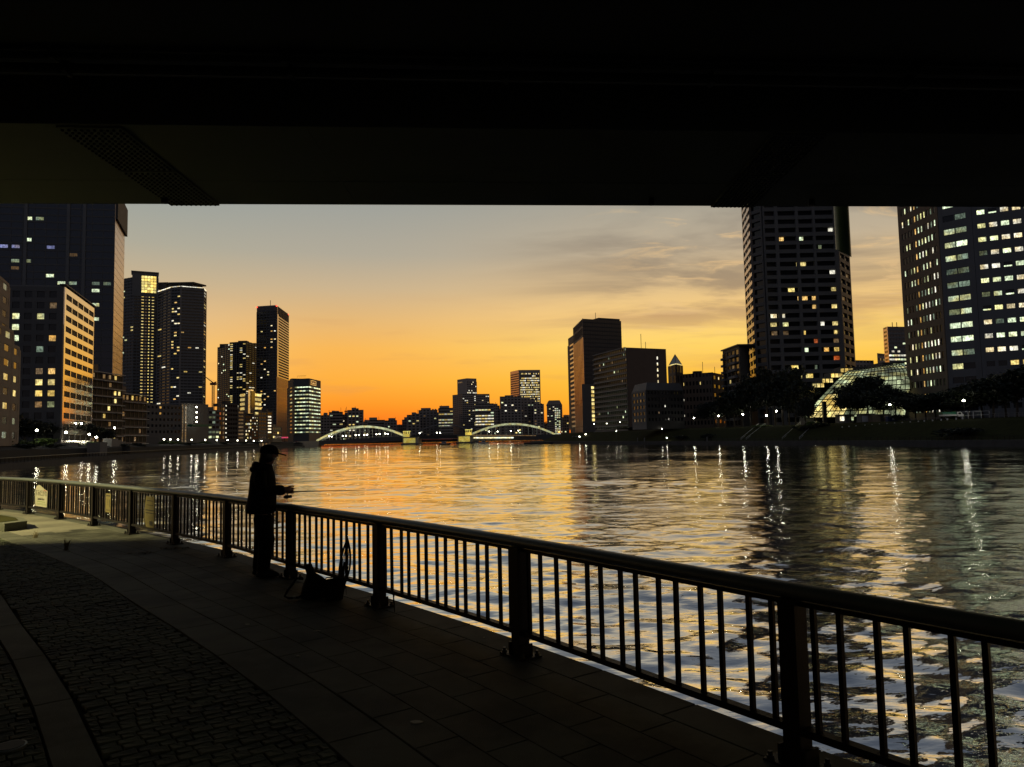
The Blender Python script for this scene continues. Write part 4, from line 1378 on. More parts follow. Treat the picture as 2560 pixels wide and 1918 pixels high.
# low blocks in front of the left towers
def lowrise():
    spec = [  # name, label, front px, mat, floors, cols, sp, window fn, glass
        ('shop_block', 'small glassy block with lit floors beside the dark stair block', [(520, 1026, 445), (549, 1024, 452)], 'dark_concrete', 6, 3, .5, rndwin(.6, ('lit_green', 'lit_cool_dim', 'lit_cool'), seed=61)),
        ('flats', 'narrow brown block with two red-orange lit windows', [(546, 1016, 470), (562, 1016, 476)], 'brown', 7, 3, .4, lambda i, j: 'lit_red' if j == 0 and i in (4, 5) else 'lit_yellow' if j == 0 and i in (1,) else 'lit_cool_dim' if j == 0 and i == 2 else 'lit_dim' if j == 2 else None),
        ('flats', 'dark slab block with a column of small white lights on its edge', [(562, 1010, 480), (594, 1009, 490)], 'blackish', 8, 5, .5, lambda i, j: ('lit_white', .1, .6, .2, .8) if j == 0 else None),
        ('flats', 'flats with six rows of rust-brown balcony fronts', [(594, 1026, 500), (611, 1027, 506)], 'brown', 8, 1, .5, lambda i, j: 'lit_dim'),
        ('shop_block', 'small block with rows of tiny bright windows between balcony flats', [(613, 1038, 512), (629, 1038, 518)], 'blackish', 7, 4, .45, rndwin(.0, ('lit_white', 'lit_yellow'), seed=63, rowp=lambda i, j: .85 if i in (3, 4) else .3)),
        ('flats', 'black block with scattered small window lights next to the gilded wedge', [(629, 1040, 520), (646, 1040, 527)], 'blackish', 8, 3, .5, rndwin(.4, ('lit_white', 'lit_cool_dim'), seed=64, small=True)),
        ('flats', 'plain dark block with one tall pale vertical strip', [(646, 1030, 530), (667, 1030, 540)], 'charcoal', 7, 3, .6, rndwin(.04, seed=65)),
        ('stair_block', 'slim block with a bright lit stair landing on each floor', [(667, 1028, 545), (681, 1030, 552)], 'brown', 9, 1, .35, lambda i, j: ('lit_white', .1, .9, 0, .8) if 2 <= i <= 7 else None),
        ('shop_block', 'low waterside pavilion with two small warm lights beside the pale tower base', [(681, 1066, 560), (703, 1068, 575)], 'charcoal', 3, 4, .5, rndwin(.15, ('lit_yellow',), seed=66)),
    ]
    for name, label, fp, m, nf, nc, sp, wf in spec:
        root, fr, zt = bld(name, label, fp, LG, 'low blocks on the left bank')
        body(root, closed(fr, 18), LG, zt, m)
        facade(root, *fr, LG, zt, nf, nc, m, sp=sp, pw=.18, d=.25, win=wf, split=True, blank=(.3, .3, .8, 1.5))
        k = MB(); c = fr[0]; L, u = plan(*fr); k.fbox(fr[0], u, L * .2, L * .6, zt, zt + 1.8, -5, -1.5); k.build('stair_head', m, root)
    # wedge building; gold floodlight at its centre painted as glowing strips
    root, fr, zt = bld('wedge_building', 'stepped beige building floodlit gold at its centre with bright terraces', [(602, 986, 590), (626, 976, 575), (652, 990, 596)], LG)
    zt = AT(626, 982, 575)[2]
    body(root, closed(fr), LG, zt, 'beige')
    for a, b, sd in ((fr[0], fr[1], 1), (fr[1], fr[2], 2)):
        L, u = plan(a, b)
        zb = AT(626, 1038, 575)[2]
        for i in range(5):
            k = MB(); s0, s1 = (.0, .38 + .02 * i) if sd == 1 else (.45 - .02 * i, 1.0)
            k.fbox(a, u, L * s0, L * s1, zb + 1 + i * 3.6, zb + 3.0 + i * 3.6, 0, .5); k.build('lit_terrace', 'lit_yellow', root)
        k = MB(); k.fbox(a, u, (L * .82 if sd == 1 else 0.2), (L - .2 if sd == 1 else L * .25), zb - 2, zb + 20, 0, .3); k.build('lit_shaft', 'lit_warm', root)
    k = MB(); L, u = plan(fr[1], fr[2]); k.fbox(fr[1], u, 0, L * .35, zt - 16, zt + 1.5, .0, .8); k.build('corner_window', 'blue_glass', root)
    # pink shop sign
    q = AT(711, 1094, 590)
    root = empty('shop_sign', (q[0], q[1], LG), 'glowing pink horizontal sign on a pole near the bridge end', 'sign')
    k = MB(); k.box(q[0] - 2.8, q[0] + 2.8, q[1], q[1] + .4, q[2] - .5, q[2] + .5); k.build('sign_panel', 'lit_pink', root)
    k = MB(); k.tube([(q[0], q[1] + .2, LG), (q[0], q[1] + .2, q[2] - .5)], .15, 6); k.build('pole', 'lamp_pole', root)
lowrise()


# ================================================================== far skyline
def far():
    spec = [
        (802, 824, 1038, 980, .03, 'dark'), (823, 857, 1030, 1000, .12, 'rows'), (857, 871, 1036, 1020, .25, 'dots'), (870, 907, 1025, 1010, .3, 'dots'),
        (906, 919, 1054, 1060, .1, 'dark'), (917, 962, 1050, 1080, .10, 'rows'), (961, 991, 1051, 1070, .10, 'dots'), (990, 1007, 1065, 1100, .15, 'dots'),
        (1006, 1020, 1049, 1090, .1, 'dots'), (1019, 1049, 1037, 1060, .16, 'dots'), (1048, 1092, 1025, 1080, .12, 'dots'), (1080, 1097, 1035, 1120, .1, 'dots'),
        (1096, 1132, 1020, 1050, .6, 'rows'), (1188, 1234, 1009, 1040, .62, 'rows'), (1234, 1248, 1014, 1060, .12, 'dots'),
        (1251, 1302, 991, 1060, .18, 'dots'), (1300, 1336, 998, 1090, .12, 'dots'), (1334, 1358, 1010, 1080, .2, 'dots'), (1404, 1422, 1043, 1120, .1, 'dots'),
        (1246, 1262, 1028, 1120, .05, 'dark'), (1355, 1370, 1062, 1120, .1, 'dark')]
    look = {'dark': 'far dark flat-topped block with hardly a light showing', 'rows': 'far office with ribbons of lit windows', 'dots': 'far tower flats with scattered lit windows'}
    wher = ['next to the bright ribbon-window office', 'behind the left end of the lit arch', 'beside a taller dotted tower', 'the tallest behind the left arch', 'low behind the left arch', 'wide, under the right half of the left arch',
            'left of the first pier', 'very low, above the first pier', 'narrow, just right of the first pier', 'stepped roof, over the middle span', 'broad, over the middle span', 'thin, beside the tiny tilted crane',
            'wide and low, left of the stepped skyscraper', 'in front of the stepped skyscraper', 'dark, at the foot of the stepped skyscraper', 'dark-topped, in front of the tallest far skyscraper', 'right of the dark-topped one, under the far skyscraper', 'lowest at the right foot of the far skyscraper', 'low, right of the chamfered tower', 'right of the stepped skyscraper', 'low, left of the chamfered tower']
    for n_, (x0, x1, yt, Y, p, st) in enumerate(spec):
        sk = R_.uniform(-.004, .008) * Y
        root, fr, zt = bld('distant_building', look[st] + ', ' + wher[n_], [(x0, yt, Y), (x1, yt, Y + sk)], 2.0, 'far skyline behind the arch bridge')
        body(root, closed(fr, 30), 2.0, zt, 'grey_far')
        L, u = plan(*fr)
        nf = max(4, int((zt - 2) / 3.8))
        if st == 'rows':
            nc = max(3, int(L / 4))
            rr = random.Random(n_)
            rowon = [rr.random() for _ in range(nf)]
            wf = rndwin(p, ('lit_white', 'lit_cool', 'lit_yellow'), seed=100 + n_, rowp=lambda i, j: min(.95, p * 1.5) if rowon[i] < .72 and 3 < i < nf - 2 else .08)
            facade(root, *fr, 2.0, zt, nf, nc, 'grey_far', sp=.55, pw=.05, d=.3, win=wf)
        else:
            nc = max(3, int(L / 4.5))
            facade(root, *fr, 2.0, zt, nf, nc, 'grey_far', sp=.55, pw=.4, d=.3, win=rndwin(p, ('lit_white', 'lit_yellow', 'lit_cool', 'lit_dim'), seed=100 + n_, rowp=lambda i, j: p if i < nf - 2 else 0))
        k = MB(); k.fbox(fr[0], u, L * R_.uniform(.05, .3), L * R_.uniform(.5, .9), zt, zt + R_.uniform(1.5, 4), -12, -3); k.build('plant_room', 'grey_far', root)
        for _ in range(R_.choice((1, 2, 2))):
            k = MB(); s_ = L * R_.uniform(.1, .9); k.fbox(fr[0], u, s_, s_ + R_.uniform(1.5, 4), zt, zt + R_.uniform(1, 2.6), -10, -4); k.build('cooling_unit', 'grey_far', root)
        if R_.random() < .5:
            s_ = L * R_.uniform(.2, .8); k = MB(); k.fbox(fr[0], u, s_, s_ + .35, zt, zt + R_.uniform(4, 9), -6, -5.6); k.build('antenna', 'steel_dark', root)
    # stepped skyscraper
    root, fr, zt = bld('skyscraper', 'tall stepped far skyscraper with a blank square top', [(1132, 986, 1150), (1156, 986, 1130), (1223, 986, 1140)], 2.0)
    body(root, closed(fr), 2.0, zt, 'grey_far')
    facade(root, fr[1], fr[2], 2.0, zt, 22, 14, 'grey_far', sp=.5, pw=.25, d=.3, win=rndwin(.1, ('lit_white', 'lit_yellow'), seed=71, rowp=lambda i, j: .75 if i in (13, 14) and j > 5 else .16))
    facade(root, fr[0], fr[1], 2.0, zt, 22, 5, 'grey_far', sp=.6, pw=.2, d=.3)
    t_, z2 = corners([(1143, 948, 1165), (1167, 946, 1140), (1191, 948, 1150)])
    k = MB(); k.prism(closed(t_), zt, z2); k.build('upper_block', 'grey_far', root)
    facade(root, t_[1], t_[2], zt, z2 - 5, 6, 7, 'grey_far', sp=.5, pw=.4, d=.3, win=rndwin(.14, ('lit_white',), seed=72, rowp=lambda i, j: .9 if i == 0 else .15))
    L, u = plan(t_[0], t_[1])
    for i in range(5):
        k = MB(); k.fbox(t_[0], u, L * (.12 + i * .09), L * (.18 + i * .09), z2 - 6.0, z2 - 4.2, 0, .3); k.build('roof_sign_letter', 'lit_dim', root)
    # tallest far office with lit grid
    root, fr, zt = bld('skyscraper', 'tallest far office tower, its whole front a grid of lit windows', [(1276, 932, 1190), (1297, 925, 1160), (1350, 925, 1165)], 2.0)
    zt = AT(1320, 925, 1162)[2]
    body(root, closed(fr), 2.0, zt, 'grey_far')
    facade(root, fr[1], fr[2], 2.0, zt, 28, 16, 'grey_far', sp=.42, pw=.2, d=.3, win=rndwin(.9, ('lit_yellow', 'lit_white', 'lit_yellow'), seed=73, rowp=lambda i, j: .88 if i < 26 else .3), blank=(1.5, 1.5, 5, 0))
    facade(root, fr[0], fr[1], 2.0, zt, 28, 6, 'red_metal', sp=.5, pw=.1, d=.3, glass='brown', blank=(.5, .5, 5, 0))
    # chamfered tower
    root, fr, zt = bld('skyscraper', 'far tower with chamfered shoulders standing alone right of the skyline', [(1367, 1012, 1080), (1405, 1012, 1080)], 2.0)
    body(root, closed(fr, 30), 2.0, zt, 'grey_far')
    z2 = AT(1386, 1001, 1080)[2]
    a, b = fr
    k = MB(); L, u = plan(a, b); d_ = 30
    q = lambda s, dd: (a[0] + u[0] * s - u[1] * dd * -1 * -1, a[1] + u[1] * s + dd)
    k.add([(q(0, 0)[0], q(0, 0)[1], zt), (q(L, 0)[0], q(L, 0)[1], zt), (q(L * .85, 0)[0], q(L * .85, 0)[1], z2), (q(L * .15, 0)[0], q(L * .15, 0)[1], z2),
           (q(0, 30)[0], q(0, 30)[1], zt), (q(L, 30)[0], q(L, 30)[1], zt), (q(L * .85, 30)[0], q(L * .85, 30)[1], z2), (q(L * .15, 30)[0], q(L * .15, 30)[1], z2)],
          [(0, 1, 2, 3), (5, 4, 7, 6), (3, 2, 6, 7), (1, 5, 6, 2), (4, 0, 3, 7), (0, 4, 5, 1)])
    k.build('roof', 'grey_far', root)
    facade(root, a, b, 2.0, zt, 18, 8, 'grey_far', sp=.5, pw=.2, d=.3, win=rndwin(.1, ('lit_cool', 'lit_white'), seed=74, rowp=lambda i, j: .8 if j in (4, 5, 6) and i < 15 else .08))
far()


# ================================================================== arch bridge over the river
def archbridge():
    def q(px, py, Y): return np.array(AT(px, py, Y))
    YL, YP1, YP2, YR = 640, 660, 676, 700
    root = empty('arch_bridge', (AT(1094, 1105, 668)[0], 668, WZ), 'floodlit steel bridge with two tied arches and gold-glowing stone piers across the river', 'bridge')
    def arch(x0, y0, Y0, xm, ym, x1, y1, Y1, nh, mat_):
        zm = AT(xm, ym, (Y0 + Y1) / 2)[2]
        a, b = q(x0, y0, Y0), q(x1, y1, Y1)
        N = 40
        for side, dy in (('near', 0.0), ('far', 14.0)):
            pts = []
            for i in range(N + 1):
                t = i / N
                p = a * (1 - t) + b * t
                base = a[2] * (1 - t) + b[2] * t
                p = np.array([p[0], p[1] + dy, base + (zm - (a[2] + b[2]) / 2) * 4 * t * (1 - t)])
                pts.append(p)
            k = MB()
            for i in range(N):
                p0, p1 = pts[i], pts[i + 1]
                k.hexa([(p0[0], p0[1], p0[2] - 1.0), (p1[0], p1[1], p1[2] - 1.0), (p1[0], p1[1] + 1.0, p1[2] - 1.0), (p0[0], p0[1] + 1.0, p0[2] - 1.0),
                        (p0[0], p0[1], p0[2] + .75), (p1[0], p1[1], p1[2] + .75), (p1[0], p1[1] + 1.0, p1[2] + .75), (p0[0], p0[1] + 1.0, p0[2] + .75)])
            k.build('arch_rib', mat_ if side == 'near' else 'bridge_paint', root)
            for i in range(1, nh):
                t = i / nh
                p = pts[int(round(t * N))]
                dk = a[2] * (1 - t) + b[2] * t
                zd = min(dk, p[2]) - 1.5
                k = MB(); k.box(p[0] - .16, p[0] + .16, p[1] + .3, p[1] + .6, zd - 1, p[2] - .5); k.build('hanger', 'bridge_paint', root)
    arch(791, 1102, YL, 906, 1066.5, 1009, 1089, YP1, 18, 'floodlit_arch_glow')
    arch(1180, 1085, YP2, 1284, 1060, 1388, 1086, YR, 18, 'floodlit_arch_glow')
    # deck
    def deck(x0, yt0, yb0, Y0, x1, yt1, yb1, Y1, name, m):
        a0, a1, b0, b1 = q(x0, yt0, Y0), q(x0, yb0, Y0), q(x1, yt1, Y1), q(x1, yb1, Y1)
        k = MB()
        k.hexa([a1, b1, b1 + (0, 15, 0), a1 + (0, 15, 0), a0, b0, b0 + (0, 15, 0), a0 + (0, 15, 0)])
        return k.build(name, m, root)
    deck(770, 1104, 1113, YL - 2, 1010, 1090.5, 1101, YP1, 'deck', 'charcoal')
    deck(1010, 1089, 1096, YP1 + .3, 1180, 1087.5, 1095, YP2, 'lifting_span', 'blackish')
    deck(1178, 1089, 1102, YP2 + .3, 1400, 1086, 1100, YR, 'deck', 'charcoal')
    k = MB()
    a, b = q(1184, 1095, YP2 - 1.2), q(1284, 1094.5, YP2 + 8)
    k.hexa([a - (0, 0, .5), b - (0, 0, .5), b + (0, .5, -.5), a + (0, .5, -.5), a + (0, 0, .6), b + (0, 0, .6), b + (0, .5, .6), a + (0, .5, .6)])
    k.build('deck_light', 'deck_light', root)
    a, b = q(1178, 1088.2, YP2 - .6), q(1340, 1089.3, YP2 + 14)
    k = MB(); k.hexa([a - (0, 0, .35), b - (0, 0, .35), b + (0, .4, -.35), a + (0, .4, -.35), a + (0, 0, .35), b + (0, 0, .35), b + (0, .4, .35), a + (0, .4, .35)])
    k.build('fascia_light', 'lit_dim', root)
    # piers: stone block with floodlight painted as a glowing face, pedestal house above
    for (x0, x1, yt, Y, hx0, hx1, hy) in ((1006, 1044, 1095, YP1 - 6, 1008, 1024, 1078), (1144, 1180, 1091, YP2 - 6, 1163, 1179, 1074)):
        a, b = q(x0, yt, Y), q(x1, yt, Y)
        zt = a[2]
        k = MB(); k.box(a[0], b[0], Y, Y + 26, WZ - 1, zt); pr = k.build('pier', 'stone_pier', root)
        k = MB(); k.box(a[0] - 1.2, b[0] + 1.2, Y - 1.5, Y + 28, WZ - 1, WZ + 1.1); k.build('pier_footing', 'dark_concrete', root)
        k = MB(); k.box(a[0] + 1.0, b[0] - 2.0, Y - .25, Y - .02, WZ + 1.6, zt - .3); k.build('lit_face', 'floodlit_pier_glow', pr)
        k = MB(); k.box(a[0] - .5, b[0] + .5, Y - .5, Y + 26.5, zt, zt + .6); k.build('capstone', 'stone_pier', pr)
        h0, h1 = q(hx0, hy, Y + 3), q(hx1, hy, Y + 3)
        zz = h0[2]
        k = MB(); k.box(h0[0], h1[0], Y + 3, Y + 9, zt + .6, zz); gh = k.build('gatehouse', 'stone_pier', root)
        wd = h1[0] - h0[0]
        k = MB(); k.box(h0[0] + .1, h1[0] - .1, Y + 2.85, Y + 2.98, zt + .9, zz - 2.6); k.build('lit_face', 'floodlit_pier_glow', gh)
        k = MB(); k.box(h0[0] - .2, h1[0] + .2, Y + 2.7, Y + 9.2, zz - .5, zz); k.build('cornice', 'floodlit_pier_glow', gh)
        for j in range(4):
            k = MB(); cx = h0[0] + wd * (.06 + .28 * j); k.box(cx, cx + wd * .10, Y + 2.8, Y + 2.98, zz - 2.6, zz - .5); k.build('pilaster', 'floodlit_pier_glow', gh)
    # deck lamps
    for (px, py, Y) in ((823, 1091, 650), (830, 1092, 652), (857, 1090, 652), (865, 1090, 652), (889, 1088, 654), (897, 1088, 654), (911, 1088, 656), (918, 1087, 656), (941, 1086, 657), (949, 1085, 658),
                        (963, 1084, 658), (969, 1085, 658), (1049, 1083, 668), (1092, 1082, 670), (1100, 1082, 671), (1223, 1079, 690), (1244, 1079, 692), (1277, 1078, 694), (1296, 1077, 696)):
        p = q(px, py, Y)
        lr = empty('deck_lamp', (p[0], p[1], p[2] - 5), 'small round white lamp on the bridge deck ' + ('under the left arch' if px < 1000 else 'on the middle span' if px < 1150 else 'under the right arch'), 'street lamp', 'lamps along the arch bridge deck')
        k = MB(); k.ball(tuple(p), .42, .42, .42, 8, 6); k.build('lamp_head', 'lamp_small', lr)
        k = MB(); k.tube([(p[0], p[1], p[2] - 5), (p[0], p[1], p[2] - .4)], .12, 5); k.build('pole', 'lamp_pole', lr)
    # left abutment: masonry with a dark block as arched opening and a ramp
    a, b = q(690, 1100, 610), q(794, 1098, 636)
    ab = empty('abutment', (b[0], b[1], WZ), 'pale masonry bridge abutment with a ramp and an arched opening', 'abutment')
    k = MB()
    z1 = b[2]
    for i in range(12):
        t0, t1 = i / 12, (i + 1) / 12
        p0, p1 = a * (1 - t0) + b * t0, a * (1 - t1) + b * t1
        h = 1.5 + (z1 - WZ - 3.0) * min(1, t1 * 1.6)
        k.hexa([(p0[0], p0[1], WZ), (p1[0], p1[1], WZ), (p1[0], p1[1] + 12, WZ), (p0[0], p0[1] + 12, WZ), (p0[0], p0[1], WZ + h), (p1[0], p1[1], WZ + h), (p1[0], p1[1] + 12, WZ + h), (p0[0], p0[1] + 12, WZ + h)])
    k.build('ramp_wall', 'stone_pier', ab)
    c = q(746, 1113, 622)
    k = MB(); pts = [(-3.6, 0), (3.6, 0)] + [(3.6 * math.cos(t), 2.2 + 1.6 * math.sin(t)) for t in np.linspace(0, math.pi, 12)]
    n = len(pts)
    k.add([(c[0] + p[0], c[1] - 1.6, WZ + .4 + p[1]) for p in pts] + [(c[0] + p[0], c[1] + 2, WZ + .4 + p[1]) for p in pts], [tuple(range(n))] + [(i, n + i, n + (i + 1) % n, (i + 1) % n) for i in range(n)])
    k.build('arch_shade', 'blackish', ab)  # solid dark block painting the shade inside an archway
    # faint second arch bridge farther down the river
    r2 = empty('far_bridge', (AT(1100, 1090, 960)[0], 960, 0), 'faint grey arch of a second bridge far downriver between the piers', 'bridge')
    a, b = q(1032, 1088, 960), q(1190, 1086, 960)
    pts = [a * (1 - t) + b * t + (0, 0, 13 * 4 * t * (1 - t)) for t in np.linspace(0, 1, 24)]
    k = MB(); k.tube([tuple(p) for p in pts], .8, 6); k.build('arch_rib', 'concrete', r2)
    k = MB(); k.box(a[0] - 20, b[0] + 20, 960, 972, a[2] - 2.5, a[2] - .5); k.build('deck', 'charcoal', r2)
    for i in range(2, 22, 2):
        k = MB(); p = pts[i]; k.box(p[0] - .1, p[0] + .1, 960, 960.3, a[2] - 1, p[2]); k.build('hanger', 'concrete', r2)
    for px in (1036, 1188):
        k = MB(); p = q(px, 1090, 962); k.box(p[0] - 4, p[0] + 4, 960, 975, WZ - 1, a[2] - 2); k.build('pier', 'dark_concrete', r2)
archbridge()


# ================================================================== right bank buildings
def R1():
    root, fr, zt = bld('office_tower', 'black slab tower with a reddish ribbed end wall and a lower wing', [(1434, 814, 590), (1457, 799, 545), (1552, 796, 560)], RG)
    zt = AT(1457, 797, 545)[2]
    a, b, c = fr
    body(root, closed(fr), RG, zt, 'blackish')
    zt2 = zt - 12
    facade(root, a, b, RG, zt - 14, 1, 8, 'red_metal', sp=0, pw=.42, d=.6, glass='brown', split=True, names=('spandrel', 'fin', 'window'))
    facade(root, a, b, zt - 14, zt, 2, 8, 'brown', sp=.25, pw=.3, d=.5, glass='blackish', split=False)
    facade(root, b, c, RG, zt, 28, 16, 'blackish', sp=.3, pw=.12, d=.15, split=False)
    k = MB(); L, u = plan(b, c); k.fbox(b, u, L * .42, L * .98, zt, zt + 1.6, -14, -.5); k.build('plant_room', 'blackish', root)
    # wing
    w_, zw = corners([(1421, 846, 612), (1436, 838, 588)])
    k = MB(); k.prism(closed(w_, 20), RG, zw); k.build('wing', 'brown', root)
    facade(root, *w_, RG, zw, 19, 1, 'brown', sp=.55, pw=.3, d=.3, win=lambda i, j: ('lit_dim', .2, 1, .1, .8) if 1 <= i <= 17 else None, blank=(0, 0, 6, 3), glass='pale_panel_rough')
    # annex with lit stair
    n_, zn = corners([(1454, 961, 520), (1487, 960, 525)])
    k = MB(); k.prism(closed(n_, 16), RG, zn); k.build('annex', 'charcoal', root)
    L, u = plan(*n_)
    k = MB(); k.box(-1.1, 1.1, -.12, 0, 0, 1.9); me = k.mesh('stair_window', 'lit_yellow')
    for i in range(9): 
        p = (n_[0][0] + u[0] * L * .82, n_[0][1] + u[1] * L * .82)
        place(me, 'stair_window', root, (p[0], p[1] - .02, zn - 3.5 - i * 2.85), math.atan2(u[1], u[0]))
    k = MB(); m_ = AT(1489, 798, 555); k.tube([(m_[0], m_[1], zt), (m_[0], m_[1], zt + 6)], .2, 5); k.build('mast', 'steel_dark', root)
R1()


def R2():
    root, fr, zt = bld('apartment_slab', 'long dark apartment slab with pale floor edges receding behind the clock-roof tower', [(1485, 893, 470), (1566, 869, 428), (1664, 871, 440)], RG)
    zt = AT(1566, 869, 428)[2]
    a, b, c = fr
    body(root, closed(fr), RG, zt, 'charcoal')
    facade(root, a, b, RG, zt, 16, 18, 'charcoal', sp=.42, pw=.08, d=.4, win=rndwin(.05, ('lit_cool_dim', 'lit_dim', 'lit_cool'), seed=81, small=True), split=False)
    L, u = plan(a, b)
    fh = (zt - RG) / 16
    k = MB(); k.box(-L / 2, L / 2, -.75, 0, -.14, .14); me = k.mesh('balcony_slab', 'pale_edge')
    for i in range(17):
        p = ((a[0] + b[0]) / 2 + u[1] * .42, (a[1] + b[1]) / 2 - u[0] * .42)
        place(me, 'balcony_slab', root, (p[0], p[1], RG + i * fh + .1), math.atan2(u[1], u[0]))
    L2, u2 = plan(b, c)
    k = MB(); k.fbox(b, u2, 0, L2, RG, zt, 0.0, .25); k.build('end_wall', 'brown', root)
    k = MB(); k.fbox(b, u2, L2 * .76, L2 * .775, RG, zt, .25, .3); k.build('wall_joint', 'blackish', root)
    k = MB(); k.box(-.35, .35, -.1, 0, 0, 3.4); me = k.mesh('slot_window', 'lit_white')
    for i in range(5):
        p = (b[0] + u2[0] * L2 * .765 + u2[1] * .3, b[1] + u2[1] * L2 * .765 - u2[0] * .3)
        place(me, 'slot_window', root, (p[0], p[1], zt - 6.5 - i * 3.4 * 1.0 * 1.03), math.atan2(u2[1], u2[0])).scale = (1, 1, .5)
    for px, t in ((1603, 835), (1614, 855)):
        m_ = AT(px, 868, 445); k = MB(); k.tube([(m_[0], m_[1], zt), (m_[0], m_[1], AT(px, t, 445)[2])], .16, 5); k.build('mast', 'steel_dark', root)
R2()


def R3():
    root, fr, zt = bld('hospital_block', 'low dark brick block with a mansard roof and a pale end bay', [(1580, 972, 352), (1614, 972, 335), (1708, 985, 345)], RG)
    zt = AT(1614, 975, 335)[2]
    a, b, c = fr
    body(root, closed(fr), RG, zt, 'brown')
    facade(root, a, b, RG, zt, 5, 4, 'dark_concrete', sp=.5, pw=.35, d=.3, split=True, win=rndwin(.12, ('lit_dim',), seed=91, small=True), blank=(.5, .5, 1, 2))
    facade(root, b, c, RG, zt, 5, 11, 'blackish', sp=.55, pw=.5, d=.3, split=True, win=rndwin(.07, ('lit_dim', 'lit_white'), seed=92, small=True), blank=(.5, .5, .5, 2))
    zr = AT(1614, 956, 335)[2]
    p = closed(fr)
    cx = sum(q[0] for q in p) / 4; cy_ = sum(q[1] for q in p) / 4
    k = MB(); ins = [(q[0] + (cx - q[0]) * .12, q[1] + (cy_ - q[1]) * .12) for q in p]
    n = 4
    k.add([(q[0], q[1], zt) for q in p] + [(q[0], q[1], zr) for q in ins], [(4, 5, 6, 7)] + [(i, (i + 1) % 4, 4 + (i + 1) % 4, 4 + i) for i in range(4)])
    k.build('mansard_roof', 'slate', root)
    # pyramid-roofed tower
    t_, z1 = corners([(1672, 914, 358), (1690, 914, 350), (1705, 914, 356)])
    root = empty('pyramid_tower', (t_[1][0], t_[1][1], RG), 'square dark tower with a steep lit glass pyramid roof', 'tower')
    p = closed(t_)
    body(root, p, RG, z1, 'brown')
    for fa, fb in ((t_[0], t_[1]), (t_[1], t_[2])):
        facade(root, fa, fb, z1 - 10, z1, 2, 2, 'brown', sp=.3, pw=.5, d=.12, split=True, win=lambda i, j: None)
    cx = sum(q[0] for q in p) / 4; cy_ = sum(q[1] for q in p) / 4
    za = AT(1687, 887, 358)[2]
    k = MB(); k.add([(q[0], q[1], z1 + .4) for q in p] + [(cx, cy_, za)], [(0, 1, 4), (1, 2, 4), (2, 3, 4), (3, 0, 4)]); k.build('pyramid_roof', 'glass', root)
    for q in p:
        k = MB(); k.tube([(q[0], q[1], z1 + .4), (cx, cy_, za)], .14, 4); k.build('roof_rib', 'concrete', root)
    k = MB()
    for i in range(4):
        k.tube([(p[i][0], p[i][1], z1 + .35), (p[(i + 1) % 4][0], p[(i + 1) % 4][1], z1 + .35)], .22, 4)
    k.build('eaves_light', 'lit_yellow', root)
    k = MB(); m2 = [(q[0] * .5 + cx * .5, q[1] * .5 + cy_ * .5) for q in p]
    for i in range(4): k.tube([(*m2[i], (z1 + za) / 2), (*m2[(i + 1) % 4], (z1 + za) / 2)], .08, 4)
    k.build('roof_purlin', 'concrete', root)
    # block to the right with a pale end
    root, fr, zt = bld('clinic_block', 'dark flat-roofed block right of the pyramid tower with a pale end', [(1704, 934, 368), (1780, 931, 360), (1812, 932, 378)], RG)
    zt = AT(1780, 931, 360)[2]
    body(root, closed(fr), RG, zt, 'brown')
    facade(root, fr[0], fr[1], RG, zt, 7, 9, 'brown', sp=.5, pw=.5, d=.2, split=True, win=lambda i, j: ('lit_yellow', .2, .7, 0, .8) if (i, j) in ((5, 0), (5, 5)) else ('lit_white', .1, .5, 0, .6) if (i, j) in ((3, 0), (1, 0)) else None)
    facade(root, fr[1], fr[2], RG, zt - 1.5, 6, 3, 'concrete', sp=.6, pw=.5, d=.25, split=True, win=lambda i, j: ('lit_white', .1, .5, 0, .8) if (i, j) == (5, 1) else None)
    for px, t in ((1757, 905), (1787, 917)):
        m_ = AT(px, 930, 365); k = MB(); k.tube([(m_[0], m_[1], zt), (m_[0], m_[1], AT(px, t, 365)[2])], .12, 5); k.build('mast', 'steel_dark', root)
    k = MB(); m_ = AT(1745, 930, 365); k.box(m_[0] - 2, m_[0] + 2, m_[1], m_[1] + 3, zt, zt + 1.2); k.build('plant_room', 'blackish', root)
    # R4 balcony block
    root, fr, zt = bld('balcony_block', 'eight-storey block with pale balcony fronts half hidden by trees', [(1808, 877, 352), (1848, 864, 330), (1872, 864, 340)], RG)
    zt = AT(1848, 864, 330)[2]
    body(root, closed(fr), RG, zt, 'dark_concrete')
    a, b, c = fr
    facade(root, a, b, RG, zt, 11, 4, 'blackish', sp=.3, pw=.3, d=.3, split=True, win=rndwin(.1, ('lit_dim', 'lit_yellow'), seed=95, small=True), blank=(0, 0, 1.5, 0))
    L, u = plan(a, b)
    fh = (zt - 1.5 - RG) / 11
    k = MB(); k.box(-L * .2, L * .2, -1.2, 0, 0, 1.1); me = k.mesh('balcony', 'concrete')
    k = MB(); k.box(-1.0, 1.0, -1.2, 0, 0, 1.1); me2 = k.mesh('balcony', 'concrete')
    for i in range(1, 11):
        for s, mm in ((.66, me), (.04, me2)):
            p = (a[0] + u[0] * L * s + u[1] * .3, a[1] + u[1] * L * s - u[0] * .3)
            place(mm, 'balcony', root, (p[0], p[1], RG + i * fh), math.atan2(u[1], u[0]))
    k = MB(); k.fbox(a, u, -.8, L + .5, zt, zt + .6, -10, 1.0); k.build('roof', 'charcoal', root)
R3()


